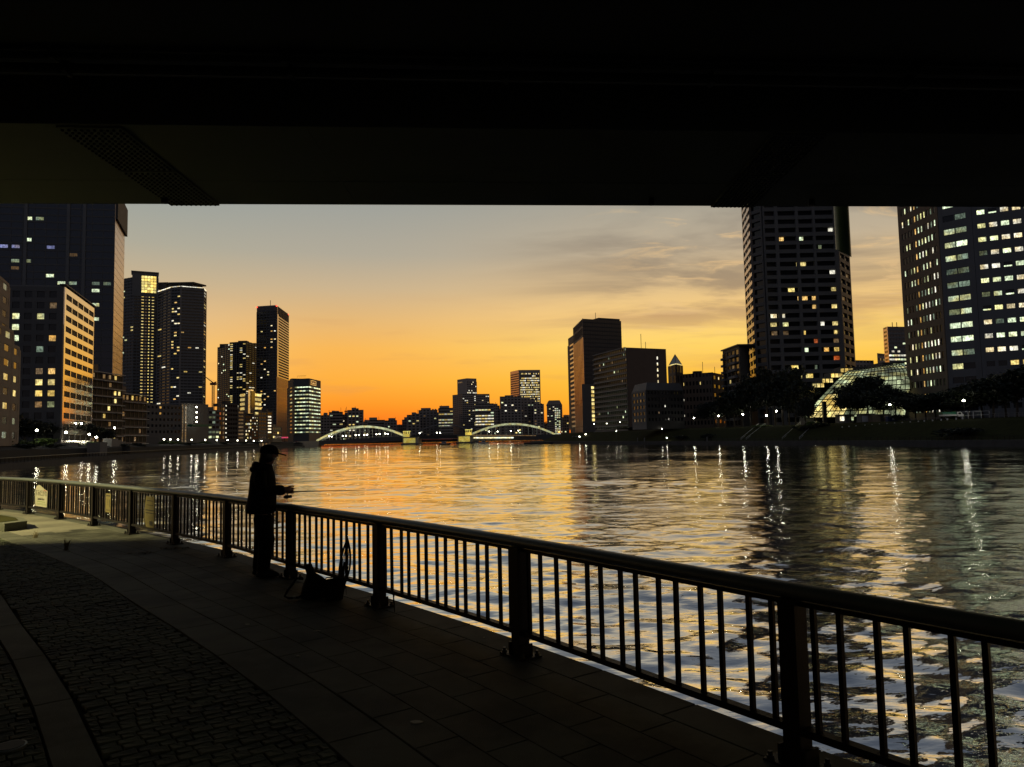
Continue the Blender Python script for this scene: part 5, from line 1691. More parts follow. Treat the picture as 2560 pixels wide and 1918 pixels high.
# R5: tall residential tower with recessed balconies
def R5():
    root, fr, zt = bld('residential_tower', 'broad residential tower with recessed balconies and scattered warm windows, beside the drain pipe', [(1864, 700, 354), (1884.5, 700, 330), (1912, 700, 325), (2098, 700, 325), (2122, 700, 337)], RG)
    zt = 127.0
    a, b, b2, c, d = fr
    body(root, closed(fr, 30), RG, zt, 'dark_concrete')
    NF = 32
    TOP = 176.0
    k = MB(); k.prism(closed(fr, 30), zt, TOP); k.build('upper_storeys', 'dark_concrete', root)
    facade(root, b2, c, zt, TOP, 13, 9, 'dark_concrete', sp=.46, pw=.2, d=1.0, win=rndwin(.14, seed=301))
    facade(root, a, b, RG + (zt - RG) * 6 / NF, zt, NF - 6, 3, 'pale_panel_rough', sp=.42, pw=.32, d=.35, split=True, pier_mat='brown', win=None)
    facade(root, b, b2, RG, zt, NF, 1, 'charcoal', sp=.4, pw=.12, d=.9, split=True)
    # main front: bays given as (s0, s1, kind)
    L, u = plan(b2, c)
    n = (u[1], -u[0])
    rz = math.atan2(u[1], u[0])
    fh = (zt - RG) / NF
    bays = [(.02, .155), (.20, .435), (.475, .665), (.70, .945)]
    # wall grid: full-height piers between the bays, spandrels across
    k = MB(); k.fbox(b2, u, 0, L, RG, zt, 0, .03); k.build('glazing', 'glass', root)
    ed = [0] + [x for bb in bays for x in bb] + [1]
    for i in range(0, len(ed), 2):
        k = MB(); k.fbox(b2, u, L * ed[i], L * ed[i + 1], RG, zt, .031, 1.25); k.build('pier', 'dark_concrete', root)
    k = MB(); k.box(-L / 2, L / 2, -1.2, -.031, 0, fh * .46); me = k.mesh('spandrel', 'dark_concrete')
    mid = (b2[0] + u[0] * L / 2, b2[1] + u[1] * L / 2)
    for i in range(NF): place(me, 'spandrel', root, (mid[0], mid[1], RG + i * fh), rz)
    def pane(zpx, s0, s1, m, dd=.12):
        i = int(round((zpx - RG) / fh - .72))
        z0 = RG + i * fh + fh * .48
        k = MB(); k.fbox(b2, u, L * s0, L * s1, z0, z0 + fh * .46, dd, dd + .05)
        k.build('window', m, root)
    lits = [  # image column, image row, width in px, material
        (1953, 595, 11, 'lit_warm'), (1998, 593, 19, 'lit_cool'), (2049, 611, 8, 'lit_cool_dim'), (2076, 567, 14, 'lit_white'), (2002, 656, 24, 'lit_yellow'), (2081, 674, 15, 'lit_white'),
        (1978, 727, 16, 'lit_gold'), (2085, 722, 15, 'lit_yellow'), (2006, 748, 25, 'lit_warm'), (2036, 747, 13, 'lit_warm'), (2036, 769, 11, 'lit_warm'), (2087, 768, 16, 'lit_yellow'),
        (1934, 796, 15, 'lit_white'), (1956, 792, 12, 'lit_white'), (1934, 817, 15, 'lit_yellow'), (1960, 815, 22, 'lit_cool'), (2056, 812, 9, 'lit_white'), (2089, 811, 16, 'lit_yellow'),
        (2008, 835, 12, 'lit_yellow'), (2089, 832, 8, 'lit_yellow'), (1962, 836, 18, 'lit_dim'), (1936, 838, 14, 'lit_dim'), (2041, 855, 12, 'lit_red'), (2091, 855, 14, 'lit_dim'),
        (2012, 878, 18, 'lit_cool'), (2066, 877, 12, 'lit_warm'), (2092, 877, 13, 'lit_yellow'), (2092, 899, 15, 'lit_red'), (1957, 922, 8, 'lit_gold'), (1987, 924, 18, 'lit_gold'), (2018, 947, 29, 'lit_gold'), (1981, 951, 6, 'lit_yellow'),
        (2048, 876, 6, 'lit_cool_dim'), (2040, 922, 6, 'lit_cool_dim')]
    for px, py, wpx, m in lits:
        q = AT(px, py, b2[1] + (c[1] - b2[1]) * .5)
        s = ((q[0] - b2[0]) * u[0] + (q[1] - b2[1]) * u[1]) / L
        w_ = wpx / FPX * 325 / L / 2
        pane(q[2], s - w_, s + w_, m)
    # balcony fronts (pale lips) and dark panes in the recesses
    k = MB(); k.box(-1, 1, -.09, 0, 0, fh * .4); gm = k.mesh('window', 'glass')
    for i in range(0, NF):
        for bi, (s0, s1) in enumerate(bays):
            p = (b2[0] + u[0] * L * (s0 + s1) / 2 + n[0] * .05, b2[1] + u[1] * L * (s0 + s1) / 2 + n[1] * .05)
            o = place(gm, 'window', root, (p[0], p[1], RG + i * fh + fh * .5), rz)
            o.scale = (L * (s1 - s0) / 2 * .8, 1, 1)
    facade(root, c, d, RG, zt, NF, 2, 'charcoal', sp=.45, pw=.2, d=.8, split=False, win=rndwin(.06, ('lit_dim', 'lit_warm'), seed=99))
R5()


# R6: big office tower
def R6():
    root, fr, zt = bld('office_tower', 'big dark office tower with rows of lit windows on three faces', [(2249, 590, 262), (2349, 590, 240), (2433, 590, 233), (2660, 590, 222)], RG)
    zt = 92.0
    a, b, c, d = fr
    body(root, closed(fr, 40), RG, zt, 'charcoal')
    fh = 34.6 / FPX * 238
    NF = int((zt - RG) / fh)
    z1 = RG + NF * fh
    zoff = AT(2460, 536, 232)[2]      # sill line of one row seen in the photograph
    sh = (zoff - RG) % fh
    za = RG + sh - .55 * fh
    def wa(i, j):
        r = random.Random(3000 + i * 13 + j)
        if j == 4: return 'lit_warm' if r.random() < .95 else None
        p = .85 if j in (5, 6, 7) else .45 if j in (8, 9, 10) else .42
        if r.random() < p: return r.choice(('lit_white', 'lit_cool', 'lit_cool', 'lit_cool_dim'))
        return None
    facade(root, a, b, za, z1, NF, 11, 'brown', sp=.5, pw=.52, d=.3, win=wa, split=True, dark='glass', blank=(1.5, 1.0, 0, 0))
    def wb(i, j):
        r = random.Random(4000 + i * 7 + j)
        if i == NF - 5: return 'lit_cool_dim' if j == 1 else None
        if i < 4: return 'lit_cool' if j == 0 and i == 3 else None
        return 'lit_cool' if r.random() < .72 else 'lit_cool_dim'
    facade(root, b, c, za, z1, NF, 2, 'slate', sp=.55, pw=.06, d=.3, win=wb, split=True, dark='glass', blank=(1.2, 1.6, 0, 0))
    def wc(i, j):
        r = random.Random(5000 + i * 11 + j)
        if i == NF - 2: return 'lit_warm' if j < 5 else 'lit_yellow'
        if i < 3: return None
        if i == 3: return 'lit_yellow' if j >= 2 else None
        x = r.random()
        return 'lit_white' if x < .35 else 'lit_cool' if x < .75 else 'lit_cool_dim' if x < .9 else ('lit_cool', 0, 1, 0, .3)
    k = MB(); k.prism(closed(fr, 40), zt, 196.0); k.build('upper_storeys', 'charcoal', root)
    for fa, fb, nc_, wm in ((a, b, 11, 'brown'), (b, c, 3, 'slate'), (c, d, 7, 'slate')):
        facade(root, fa, fb, z1 + .05, 196.0, 23, nc_, wm, sp=.6, pw=.35, d=.3, win=rndwin(.13, ('lit_cool', 'lit_white', 'lit_cool_dim', 'lit_yellow'), seed=400 + nc_))
    facade(root, c, d, za, z1, NF, 7, 'slate', sp=.62, pw=.28, d=.3, win=wc, split=True, dark='glass', blank=(.8, .5, 0, 0))
R6()


# R7: glass atrium with stepped lit floors on both sides
def R7():
    root = empty('glass_atrium', (*AT(2120, 1050, 256)[:2], RG), 'glazed sloping atrium glowing green from inside, with stepped lit floors', 'atrium')
    Y0, Y1 = 254, 280
    A, B = np.array(AT(2006, 1046, Y0)), np.array(AT(2262, 1040, Y0 - 2))
    C, D = np.array(AT(2122, 927, Y1)), np.array(AT(2246, 911, Y1))
    nu, nv = 18, 12
    def Q(s, t):
        """curved glass slope: steep at the foot, flattening towards the top"""
        p, q = A * (1 - s) + B * s, C * (1 - s) + D * s
        h, d_ = math.sin(t * math.pi / 2), 1 - math.cos(t * math.pi / 2)
        bulge = 1.0 + .0 * s
        e = .5 * h + .5 * d_
        return np.array([p[0] + (q[0] - p[0]) * e, p[1] + (q[1] - p[1]) * d_, p[2] + (q[2] - p[2]) * (h * .72 + t * .28)])
    for i in range(nu):
        for j in range(nv):
            e = .06
            p = [Q((i + e) / nu, (j + e) / nv), Q((i + 1 - e) / nu, (j + e) / nv), Q((i + 1 - e) / nu, (j + 1 - e) / nv), Q((i + e) / nu, (j + 1 - e) / nv)]
            kk = MB(); kk.add([tuple(v) for v in p] + [tuple(v + (0, .12, -.12)) for v in p], [(0, 1, 2, 3), (7, 6, 5, 4), (0, 4, 5, 1), (1, 5, 6, 2), (2, 6, 7, 3), (3, 7, 4, 0)])
            low_ = j < 4 and 1 <= i <= 6
            kk.build('glass_pane', ('lit_yellow' if (i * 3 + j) % 4 else 'lit_gold') if low_ else 'lit_green', root)
    for i in range(nu + 1):
        k = MB(); k.tube([tuple(Q(i / nu, t_) + (0, -.1, .1)) for t_ in np.linspace(0, 1, 9)], .15, 4); k.build('rafter', 'steel_dark', root)
    for j in range(nv + 1):
        k = MB(); k.tube([tuple(Q(0, j / nv) + (0, -.1, .1)), tuple(Q(1, j / nv) + (0, -.1, .1))], .13, 4); k.build('purlin', 'steel_dark', root)
    # stepped floors left and right
    for i, (x0, x1, yy) in enumerate(((2010, 2036, 976), (2030, 2060, 963), (2054, 2082, 951), (2076, 2106, 938), (2100, 2132, 925))):
        p0, p1 = AT(x0, yy, 282), AT(x1, yy, 282)
        k = MB(); k.box(p0[0], p1[0] + 6, 282, 288, RG, p0[2] + 1.0); k.build('stepped_floor', 'charcoal', root)
        for j in range(3):
            w0 = p0[0] + .3 + j * (p1[0] - p0[0]) / 3
            k = MB(); k.box(w0, w0 + (p1[0] - p0[0]) / 3 - .35, 281.88, 281.98, p0[2] - .9, p0[2] + .5); k.build('window', 'lit_yellow', root)
    for i, (x0, x1, yy) in enumerate(((2232, 2262, 912), (2240, 2268, 925), (2248, 2276, 936), (2256, 2284, 948), (2268, 2290, 958))):
        p0, p1 = AT(x0, yy, 283 - i * 1.5), AT(x1, yy, 283 - i * 1.5)
        yf = 283 - i * 1.5
        k = MB(); k.box(p0[0] - 4, p1[0], yf, yf + 14, RG, p0[2] + 1.0); k.build('stepped_floor', 'charcoal', root)
        for j in range(4):
            w0 = p0[0] + .2 + j * (p1[0] - p0[0]) / 4
            k = MB(); k.box(w0, w0 + (p1[0] - p0[0]) / 4 - .25, yf - .12, yf - .02, p0[2] - .8, p0[2] + .4); k.build('window', 'lit_white' if i else 'lit_cool_dim', root)
    k = MB(); q = AT(2061, 1020, 252); k.box(q[0] - .6, q[0] + .6, 251.6, 252.6, RG, AT(2060, 1004, 252)[2]); k.build('column', 'steel_dark', root)
    # far glass tower and small blocks on the right skyline
    root, fr, zt = bld('skyscraper', 'far glass tower with ribbons of light behind the big office tower', [(2209, 822, 620), (2218, 818, 612), (2275, 812, 616)], RG)
    zt = AT(2240, 817, 614)[2]
    body(root, closed(fr, 40), RG, zt, 'slate')
    facade(root, fr[1], fr[2], RG, zt, 25, 8, 'slate', sp=.5, pw=.06, d=.3, glass='blue_glass', win=rndwin(0, ('lit_white', 'lit_cool'), seed=111, rowp=lambda i, j: .93 if i < 18 else .2 if i < 21 else 0), split=True)
    facade(root, fr[0], fr[1], RG, zt, 25, 1, 'pale_panel_rough', sp=.5, pw=.2, d=.3)
    for px in (2231, 2242):
        m_ = AT(px, 815, 616); k = MB(); k.tube([(m_[0], m_[1], zt), (m_[0], m_[1], AT(px, 806, 616)[2])], .3, 5); k.build('mast', 'steel_dark', root)
    for x0, x1, yt, lab in ((2193, 2210, 884, 'narrow dark block at the left foot of the far glass tower'), (2130, 2182, 901, 'low round-topped block seen over the atrium roof')):
        root, fr, zt = bld('distant_building', lab, [(x0, yt, 560), (x1, yt, 566)], RG)
        body(root, closed(fr, 25), RG, zt, 'grey_far')
        facade(root, *fr, RG, zt, int((zt - RG) / 3.5), 6, 'grey_far', sp=.5, pw=.3, d=.3, win=rndwin(.04, seed=int(x0)))
R7()

# ================================================================== trees
def crown_mesh(seed, n_clump=190, per=28, leaf=0.038, name='crown', m='leaf_dark', flat=1.0, open_=0.0):
    """unit crown (about 1 m across, centred): leaf-sized faces gathered in clumps through the volume"""
    r = np.random.default_rng(seed)
    lob = [(r.normal(0, .20), r.normal(0, .20), r.uniform(-.25, .28), r.uniform(.20, .34)) for _ in range(9)]
    V = []; F = []
    for c in range(n_clump):
        L = lob[c % len(lob)]
        d = r.normal(size=3); d /= np.linalg.norm(d)
        rad = L[3] * r.uniform(.45, 1.08)
        p = np.array([L[0], L[1], L[2]]) + d * rad * np.array([1, 1, .8 * flat])
        cr = r.uniform(.05, .11)
        for k in range(per):
            q = p + r.normal(size=3) * cr * np.array([1, 1, .7])
            a = r.normal(size=3); a /= np.linalg.norm(a)
            b = np.cross(a, r.normal(size=3)); b /= np.linalg.norm(b)
            s = leaf * r.uniform(.6, 1.3)
            i = len(V)
            V += [q - a * s - b * s * .5, q + a * s * .2 - b * s * .7, q + a * s + b * s * .1, q - a * s * .1 + b * s * .7]
            F.append((i, i + 1, i + 2, i + 3))
    me = bpy.data.meshes.new(name)
    me.from_pydata([tuple(v) for v in V], [], F)
    me.materials.append(M[m]); me.update()
    return me


CROWNS = [crown_mesh(s) for s in (1, 2, 3, 4)]
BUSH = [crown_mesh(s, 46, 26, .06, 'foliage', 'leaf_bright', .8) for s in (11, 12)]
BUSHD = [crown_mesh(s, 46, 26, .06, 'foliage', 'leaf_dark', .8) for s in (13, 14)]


def trunk_mesh(seed):
    r = random.Random(seed)
    k = MB()
    k.tube([(0, 0, -.02), (.01, 0, .12), (.0, .01, .38), (.02, .0, .62)], [.035, .026, .02, .012], 8)
    for i in range(6):
        a = r.uniform(0, 6.28); z = r.uniform(.25, .5)
        e = (math.cos(a) * .26, math.sin(a) * .26, z + r.uniform(.16, .34))
        k.tube([(0, 0, z), (e[0] * .45, e[1] * .45, z + (e[2] - z) * .6), e], [.013, .009, .003], 5)
    return k.mesh('trunk', 'bark')


TRUNKS = [trunk_mesh(s) for s in (1, 2, 3)]


def tree(px, ytop, Y, wpx, ground, label, group, seed):
    t = AT(px, ytop, Y)
    H = t[2] - ground
    W = wpx / FPX * Y
    root = empty('tree', (t[0], t[1], ground), label, 'tree', group)
    tr = bpy.data.objects.new('trunk', TRUNKS[seed % 3]); COL.objects.link(tr); tr.parent = root
    tr.scale = (max(W, H * .5) * .9, max(W, H * .5) * .9, H); tr.rotation_euler = (0, 0, seed * 1.3)
    c = bpy.data.objects.new('crown', CROWNS[seed % 4]); COL.objects.link(c); c.parent = root
    hc = H * .80
    c.scale = (W * 1.05, W * 1.05, hc * .86); c.location = (0, 0, H - hc * .47); c.rotation_euler = (0, 0, seed * 2.1)
    return root


def bush(px, py, Y, wm, hm, ground, label, group, bright, seed, name='shrub'):  # bright picks the leaves with lamplight painted in
    p = AT(px, py, Y)
    root = empty(name, (p[0], p[1], ground), label, 'shrub', group)
    c = bpy.data.objects.new('foliage', (BUSH if bright else BUSHD)[seed % 2]); COL.objects.link(c); c.parent = root
    c.scale = (wm, wm, hm); c.location = (0, 0, hm * .42); c.rotation_euler = (0, 0, seed * 1.7)
    k = MB(); k.tube([(p[0], p[1], ground - .05), (p[0] + .05, p[1], ground + hm * .5)], [.07, .03], 5); k.build('stem', 'bark', root)
    return root


tl = 'dark broadleaf tree on the right bank above the lawn'
for i, (px, yt, off, wp, lab) in enumerate((
        (1590, 1066, 40, 52, 'low round dark tree in front of the long apartment slab'), (1640, 1070, 38, 44, 'small dark tree at the foot of the brick block'),
        (1395, 1050, 20, 46, 'round black tree beside the orange lamp near the arch bridge end'),
        (1790, 1002, 28, 62, 'dark tree left of the broad residential tower, in front of the clinic block'), (1832, 975, 28, 70, 'dark tree behind the park lamps, two left of the tallest tree'), (1872, 940, 29, 76, 'dark tree touching the left side of the tallest tree'), (1912, 908, 30, 86, 'tallest dark tree against the foot of the residential tower'),
        (1952, 936, 30, 82, 'dark tree touching the right side of the tallest tree'), (1985, 962, 29, 72, 'dark tree behind the taller park lamp at the stairs'), (2010, 985, 16, 44, 'dark tree overlapping the left corner of the glass atrium'),
        (2122, 965, 28, 62, 'dark tree in front of the atrium slope'), (2165, 935, 34, 84, 'tall dark tree hiding the middle of the atrium'), (2205, 958, 34, 80, 'dark tree hiding the right part of the atrium'),
        (2262, 975, 34, 84, 'dark tree behind the blue stall'), (2310, 985, 34, 84, 'dark tree between the blue stall and the truck'), (2362, 978, 36, 88, 'dark tree behind the green load bed of the truck'), (2420, 962, 36, 96, 'dark tree behind the lamp above the truck'), (2478, 938, 38, 104, 'dark tree behind the tall pipe fence'), (2535, 915, 38, 116, 'dark tree behind the low pale fence'), (2600, 900, 38, 130, 'dark tree beyond the end of the low pale fence'),
        (1812, 988, 31, 64, 'dark tree filling the gap left of the park lamps'), (1852, 958, 32, 70, 'dark tree behind two others left of the tallest tree'), (1932, 926, 33, 76, 'dark tree close behind the tallest tree'), (1968, 952, 33, 70, 'dark tree behind the stairs lamp, against the tower foot'), (2142, 962, 30, 60, 'low dark tree between the two tall trees before the atrium'),
        (2236, 968, 33, 76, 'dark tree at the right corner of the atrium'), (2286, 980, 42, 78, 'dark tree behind the low rail, near the shed'), (2336, 985, 44, 80, 'dark tree behind the cab of the truck'), (2392, 975, 44, 84, 'dark tree behind the twiggy lamplit shrub'), (2450, 955, 46, 92, 'dark tree behind the gap in the pipe fence'), (2508, 930, 46, 100, 'dark tree behind the start of the low pale fence'))):
    bx, by = bankY(RB, px, off)
    gz = RG if off >= 26 else (3.6 + (off - 20) / 6 * .8 if off >= 20 else -.4 + (off - 9) / 11 * 4)
    tree(px, yt, by, wp * 1.12, gz, lab, 'trees along the right bank', i)
# near the right edge a few bare twiggy branches lit by the lamp
tl2 = 'dark tree behind the left promenade'
for i, (px, yt, off, wp, lab) in enumerate((
        (12, 1022, -26, 70, 'dark tree at the foot of the pale stepped block'), (62, 1042, -24, 74, 'dark tree in front of the pale block and the dark office block'), (112, 1050, -24, 70, 'dark tree under the lit windows of the orange-banded office block'), (178, 1048, -26, 66, 'dark tree covering the lowest orange bands of the office block'),
        (214, 1056, -24, 54, 'dark tree in front of the balcony flats'), (262, 1074, -22, 40, 'small dark tree left of the curved ramp'), (760, 1083, -14, 26, 'round dark tree under the ribbon-window office'), (784, 1088, -12, 18, 'small round dark tree by the left end of the arch'))):
    bx, by = bankY(LB, px, off)
    tree(px, yt, by, wp * 1.15, LG, lab, 'trees along the left bank', i + 3)

# shrubs beside the lamps, left bank; lamplight painted in as brighter leaves
for i, (px, py, w_, h_, lab) in enumerate(((8, 1098, 5.5, 3.2, 'bright green shrub under the lamp at the picture-left end of the embankment'), (102, 1096, 6.5, 3.2, 'yellow-green hedge clump lit by the lamp below the office block'),
                                         (30, 1112, 6, 2.6, 'darker shrub below the small promenade lamp'), (168, 1094, 2.2, 1.4, 'small round bright shrub under a lamp'), (186, 1098, 4, 1.8, 'sprawling half-lit shrub between two lamps'), (226, 1101, 5, 1.9, 'low bright shrub strip beside the pair of lamps'),
                                         (414, 1106, 6, 2.2, 'bright shrub under the first of the row of quay lamps'), (444, 1107, 5, 1.8, 'small bright shrub under the third quay lamp'), (510, 1106, 6, 1.7, 'dark low shrub under the fifth quay lamp'))):
    bx, by = bankY(LB, px, -13.5)
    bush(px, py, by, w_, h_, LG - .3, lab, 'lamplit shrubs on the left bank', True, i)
for i, (px, off) in enumerate(((130, -10), (58, -10), (300, -10), (340, -10), (470, -9), (560, -9), (610, -9), (640, -9))):
    bx, by = bankY(LB, px, off)
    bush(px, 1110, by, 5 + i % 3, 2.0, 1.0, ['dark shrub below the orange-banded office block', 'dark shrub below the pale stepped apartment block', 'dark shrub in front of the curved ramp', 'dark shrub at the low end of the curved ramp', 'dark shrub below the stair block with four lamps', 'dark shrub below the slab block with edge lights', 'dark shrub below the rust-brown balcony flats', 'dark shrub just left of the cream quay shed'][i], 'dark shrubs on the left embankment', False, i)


# ================================================================== street lamps
def lamp(px, py, Y, ground, label, group, s=.32, glow='lamp_glow', name='street_lamp'):
    p = AT(px, py, Y)
    root = empty(name, (p[0], p[1], ground), label, 'street lamp', group)
    k = MB(); k.tube([(p[0], p[1], ground - .1), (p[0], p[1], p[2] - s)], [.09, .06], 6); k.build('pole', 'lamp_pole', root)
    k = MB(); k.ball(p, s, s, s * .8, 8, 5); k.build('lamp_globe', glow, root)
    k = MB(); k.tube([(p[0], p[1], p[2] + s * .75), (p[0], p[1], p[2] + s * .95)], [s * 1.15, s * .5], 10); k.build('lamp_hood', 'lamp_pole', root)
    return root


rl = 'park lamp with a bright white globe among the trees on the right bank'
for px, py, off, lab in ((1735, 1045, 27, 'park lamp with a curved wire beside it, left of the lawn'), (1698, 1057, 25, 'lower park lamp below the clinic block'), (1796, 1040, 27, rl), (1857, 1036, 27, rl), (1916, 1039, 27, rl), (1941, 1028, 29, 'taller park lamp at the head of the stairs'),
                         (2039, 1034, 30, 'park lamp in front of the glowing atrium entrance'), (2225, 1012, 28, 'lamp over the small kiosks'), (2409, 1002, 28, 'lamp above the parked truck, lighting bare twigs')):
    bx, by = bankY(RB, px, off)
    lamp(px, py, by, RG, lab, 'lamps on the right bank')
for px, py, off, lab in ((1517, 1059, 20, 'small dim lamp by the long apartment slab'), (1550, 1056, 20, 'second small dim lamp by the long apartment slab'), (1541, 1078, 12, 'low quay lamp below the apartment slab'), (1485, 1060, 20, 'small lamp at the left foot of the apartment slab'), (1655, 1072, 14, 'small quay lamp over a pale sign'), (1667, 1095, 7, 'tiny light on the right promenade')):
    bx, by = bankY(RB, px, off)
    lamp(px, py, by, 0.0 if off < 15 else 3.0, lab, 'small lamps on the right bank', .2, 'lamp_small')
ll = 'bright post lamp among shrubs on the left embankment'
for px, py, lab in ((2, 1069, ll), (92, 1076, ll), (165, 1081, ll), (203, 1059, 'taller street lamp in front of the orange-banded office block'), (223, 1086, ll), (241, 1093, ll), (286, 1070, 'single tall lamp beside the curved ramp'), (35, 1088, 'small lamp at shrub height on the left embankment')):
    bx, by = bankY(LB, px, -13 if py > 1065 else -20)
    lamp(px, py, by, LG, lab, 'lamps on the left embankment', .34)
for i, px in enumerate((410, 426, 445, 479, 513, 542, 569, 594, 615, 635, 654, 671, 688)):
    bx, by = bankY(LB, px, -11)
    lamp(px, 1098.5 + i * .38, by, LG - .4, 'small quay lamp in the row along the left bank below the towers', 'row of quay lamps below the towers', .34, 'lamp_small')


# ================================================================== things on the right bank
def steps(x0, x1, off0, off1, z0, z1, n, name, label, m='concrete'):
    """a flight of stairs up the lawn"""
    a = np.array(bankY(RB, x0, off0)); b = np.array(bankY(RB, x1, off0))
    c = np.array(bankY(RB, x0 + 48, off1)); d = np.array(bankY(RB, x1 + 48, off1))
    root = empty(name, (a[0], a[1], z0), label, 'stairs')
    for i in range(n):
        t = i / n
        p = [a + (c - a) * t, b + (d - b) * t, b + (d - b) * (t + 1 / n), a + (c - a) * (t + 1 / n)]
        k = MB(); k.prism([tuple(q) for q in p], z0 - 1.5, z0 + (z1 - z0) * (i + 1) / n); k.build('step', m, root)
    for (s, e) in ((a, c), (b, d)):
        k = MB(); k.tube([(s[0], s[1], z0 + 1.0), (e[0], e[1], z1 + 1.0)], .06, 5)
        k.tube([(s[0], s[1], z0 + .5), (e[0], e[1], z1 + .5)], .04, 4)
        k.build('handrail', 'white_paint', root)
        for t in np.linspace(0, 1, 7):
            q = s + (e - s) * t; k = MB(); zz = z0 + (z1 - z0) * t
            k.tube([(q[0], q[1], zz - .3), (q[0], q[1], zz + 1.0)], .035, 4); k.build('post', 'white_paint', root)


steps(1950, 1992, 8, 26, -1.0, 4.4, 18, 'staircase', 'wide concrete stairs with pale handrails climbing the lawn')
steps(1846, 1862, 8, 26, -1.0, 4.4, 16, 'staircase', 'narrower stairs up the lawn left of the wide flight')
for i, (px, off, w_, h_, br, lab) in enumerate(((2035, 22, 6, 2.6, True, 'lamplit shrub at the head of the stairs'), (2015, 18, 5, 2.2, False, 'dark shrub beside the wide stairs'), (2052, 20, 6, 2.4, False, 'bushy dark shrub right of the stairs'),
                                                (1900, 24, 7, 1.4, True, 'low strip of lit grass and shrubs above the lawn'), (1770, 10, 6, 2.4, False, 'dark shrub low on the lawn'), (2405, 10, 8, 2.8, False, 'dark shrub on the slope below the truck'), (1700, 9, 6, 2.2, False, 'dark shrub by the quay, left of the lawn'),
                                                (2250, 28, 4.5, 2.4, False, 'twiggy shrub beside the blue kiosk'), (2385, 30, 5, 3.0, True, 'twiggy bare shrub lit by the lamp above the truck'))):
    bx, by = bankY(RB, px, off)
    gz = -1 + max(0, min(5.4, (off - 8) * .3))
    bush(px, 1080, by, w_, h_, gz, lab, 'shrubs on the right bank', br, i + 5)


def box_thing(name, label, cat, px, off, w_, d_, h_, m, parts=(), ground=RG, z0=0):
    bx, by = bankY(RB, px, off)
    root = empty(name, (bx, by, ground), label, cat)
    k = MB(); k.box(bx - w_ / 2, bx + w_ / 2, by, by + d_, ground + z0, ground + z0 + h_); k.build('body', m, root)
    for (pn, x0, x1, y0, y1, zz0, zz1, pm) in parts:
        k = MB(); k.box(bx + x0, bx + x1, by + y0, by + y1, ground + zz0, ground + zz1); k.build(pn, pm, root)
    return root


box_thing('kiosk', 'small pale kiosk with a lit window at the foot of the atrium', 'kiosk', 2112, 29, 5, 3, 2.7, 'concrete', (('window', -2.2, -.8, -.12, -.02, .8, 2.2, 'lit_white'), ('roof', -2.8, 2.8, -.5, 3.3, 2.7, 2.9, 'charcoal'), ('window', 1.3, 2.3, -.12, -.02, .9, 2.0, 'lit_green')))
box_thing('kiosk', 'grey shed with a lit doorway beside the pale kiosk', 'kiosk', 2168, 29, 4.5, 3, 2.6, 'dark_concrete', (('door', 1.6, 2.1, -.12, -.02, 0, 2.2, 'lit_white'), ('shutter', -1.9, 1.2, -.1, -.02, .2, 2.1, 'white_paint'), ('roof', -2.5, 2.5, -.4, 3.2, 2.6, 2.8, 'charcoal')))
box_thing('shed', 'long brown shed next to the blue stall', 'shed', 2202, 30, 6, 3, 2.3, 'brown', (('roof', -3.2, 3.2, -.3, 3.3, 2.3, 2.45, 'charcoal'), ('door', -.6, .6, -.09, -.02, 0, 2.0, 'blackish')))
box_thing('stall', 'blue stall with a pale top near the lamp', 'stall', 2228, 28, 3.2, 1.6, 1.6, 'tarp_blue', (('counter', -1.7, 1.7, -.2, 1.8, 1.6, 1.72, 'white_paint'), ('panel', -.3, .3, -.08, -.02, .4, 1.0, 'white_paint')))


def truck():
    bx, by = bankY(RB, 2382, 28)
    root = empty('parked_truck', (bx, by, RG), 'small white truck with a green-covered load bed parked above the lawn', 'truck')
    x = bx
    k = MB(); k.box(x - 3.4, x + 1.0, by, by + 1.8, RG + .75, RG + .95); k.build('chassis', 'blackish', root)
    k = MB(); k.box(x - 3.4, x + .6, by, by + 1.8, RG + .95, RG + 1.35); k.build('load_bed', 'white_paint', root)
    k = MB(); n = 8
    pts = [(math.cos(t) * .9 + .9, math.sin(t) * .75) for t in np.linspace(math.pi, 0, n)]
    vs = [(x - 3.35, by + p[0], RG + 1.35 + p[1]) for p in pts] + [(x + .5, by + p[0], RG + 1.35 + p[1]) for p in pts]
    k.add(vs, [(i, i + 1, n + i + 1, n + i) for i in range(n - 1)] + [tuple(range(n)), tuple(range(2 * n - 1, n - 1, -1))]); k.build('cover', 'truck_green', root)
    k = MB()
    prof = [(.75, .7), (2.5, .7), (2.55, 1.35), (2.25, 1.45), (1.85, 2.05), (.75, 2.1)]
    m_ = len(prof)
    k.add([(x + p[0], by, RG + p[1]) for p in prof] + [(x + p[0], by + 1.8, RG + p[1]) for p in prof], [tuple(range(m_)), tuple(range(2 * m_ - 1, m_ - 1, -1))] + [(i, m_ + i, m_ + (i + 1) % m_, (i + 1) % m_) for i in range(m_)])
    cb = k.build('cab', 'white_paint', root)
    k = MB(); k.box(x + 1.0, x + 1.75, by - .02, by + .01, RG + 1.4, RG + 1.95); k.build('window', 'glass', cb)
    for dx in (-2.6, 1.7):
        for dy in (-.02, 1.62):
            k = MB(); k.tube([(x + dx, by + dy, RG + .38), (x + dx, by + dy + .2, RG + .38)], [.38, .38], 14); wl = k.build('wheel', 'rubber', root)
            k = MB(); k.tube([(x + dx, by + dy - .02, RG + .38), (x + dx, by + dy + .0, RG + .38)], [.2, .2], 10); k.build('rim', 'handrail', wl)
    k = MB(); k.box(x + 2.5, x + 2.57, by + .1, by + .4, RG + .95, RG + 1.15); k.build('headlight', 'white_paint', cb)
truck()


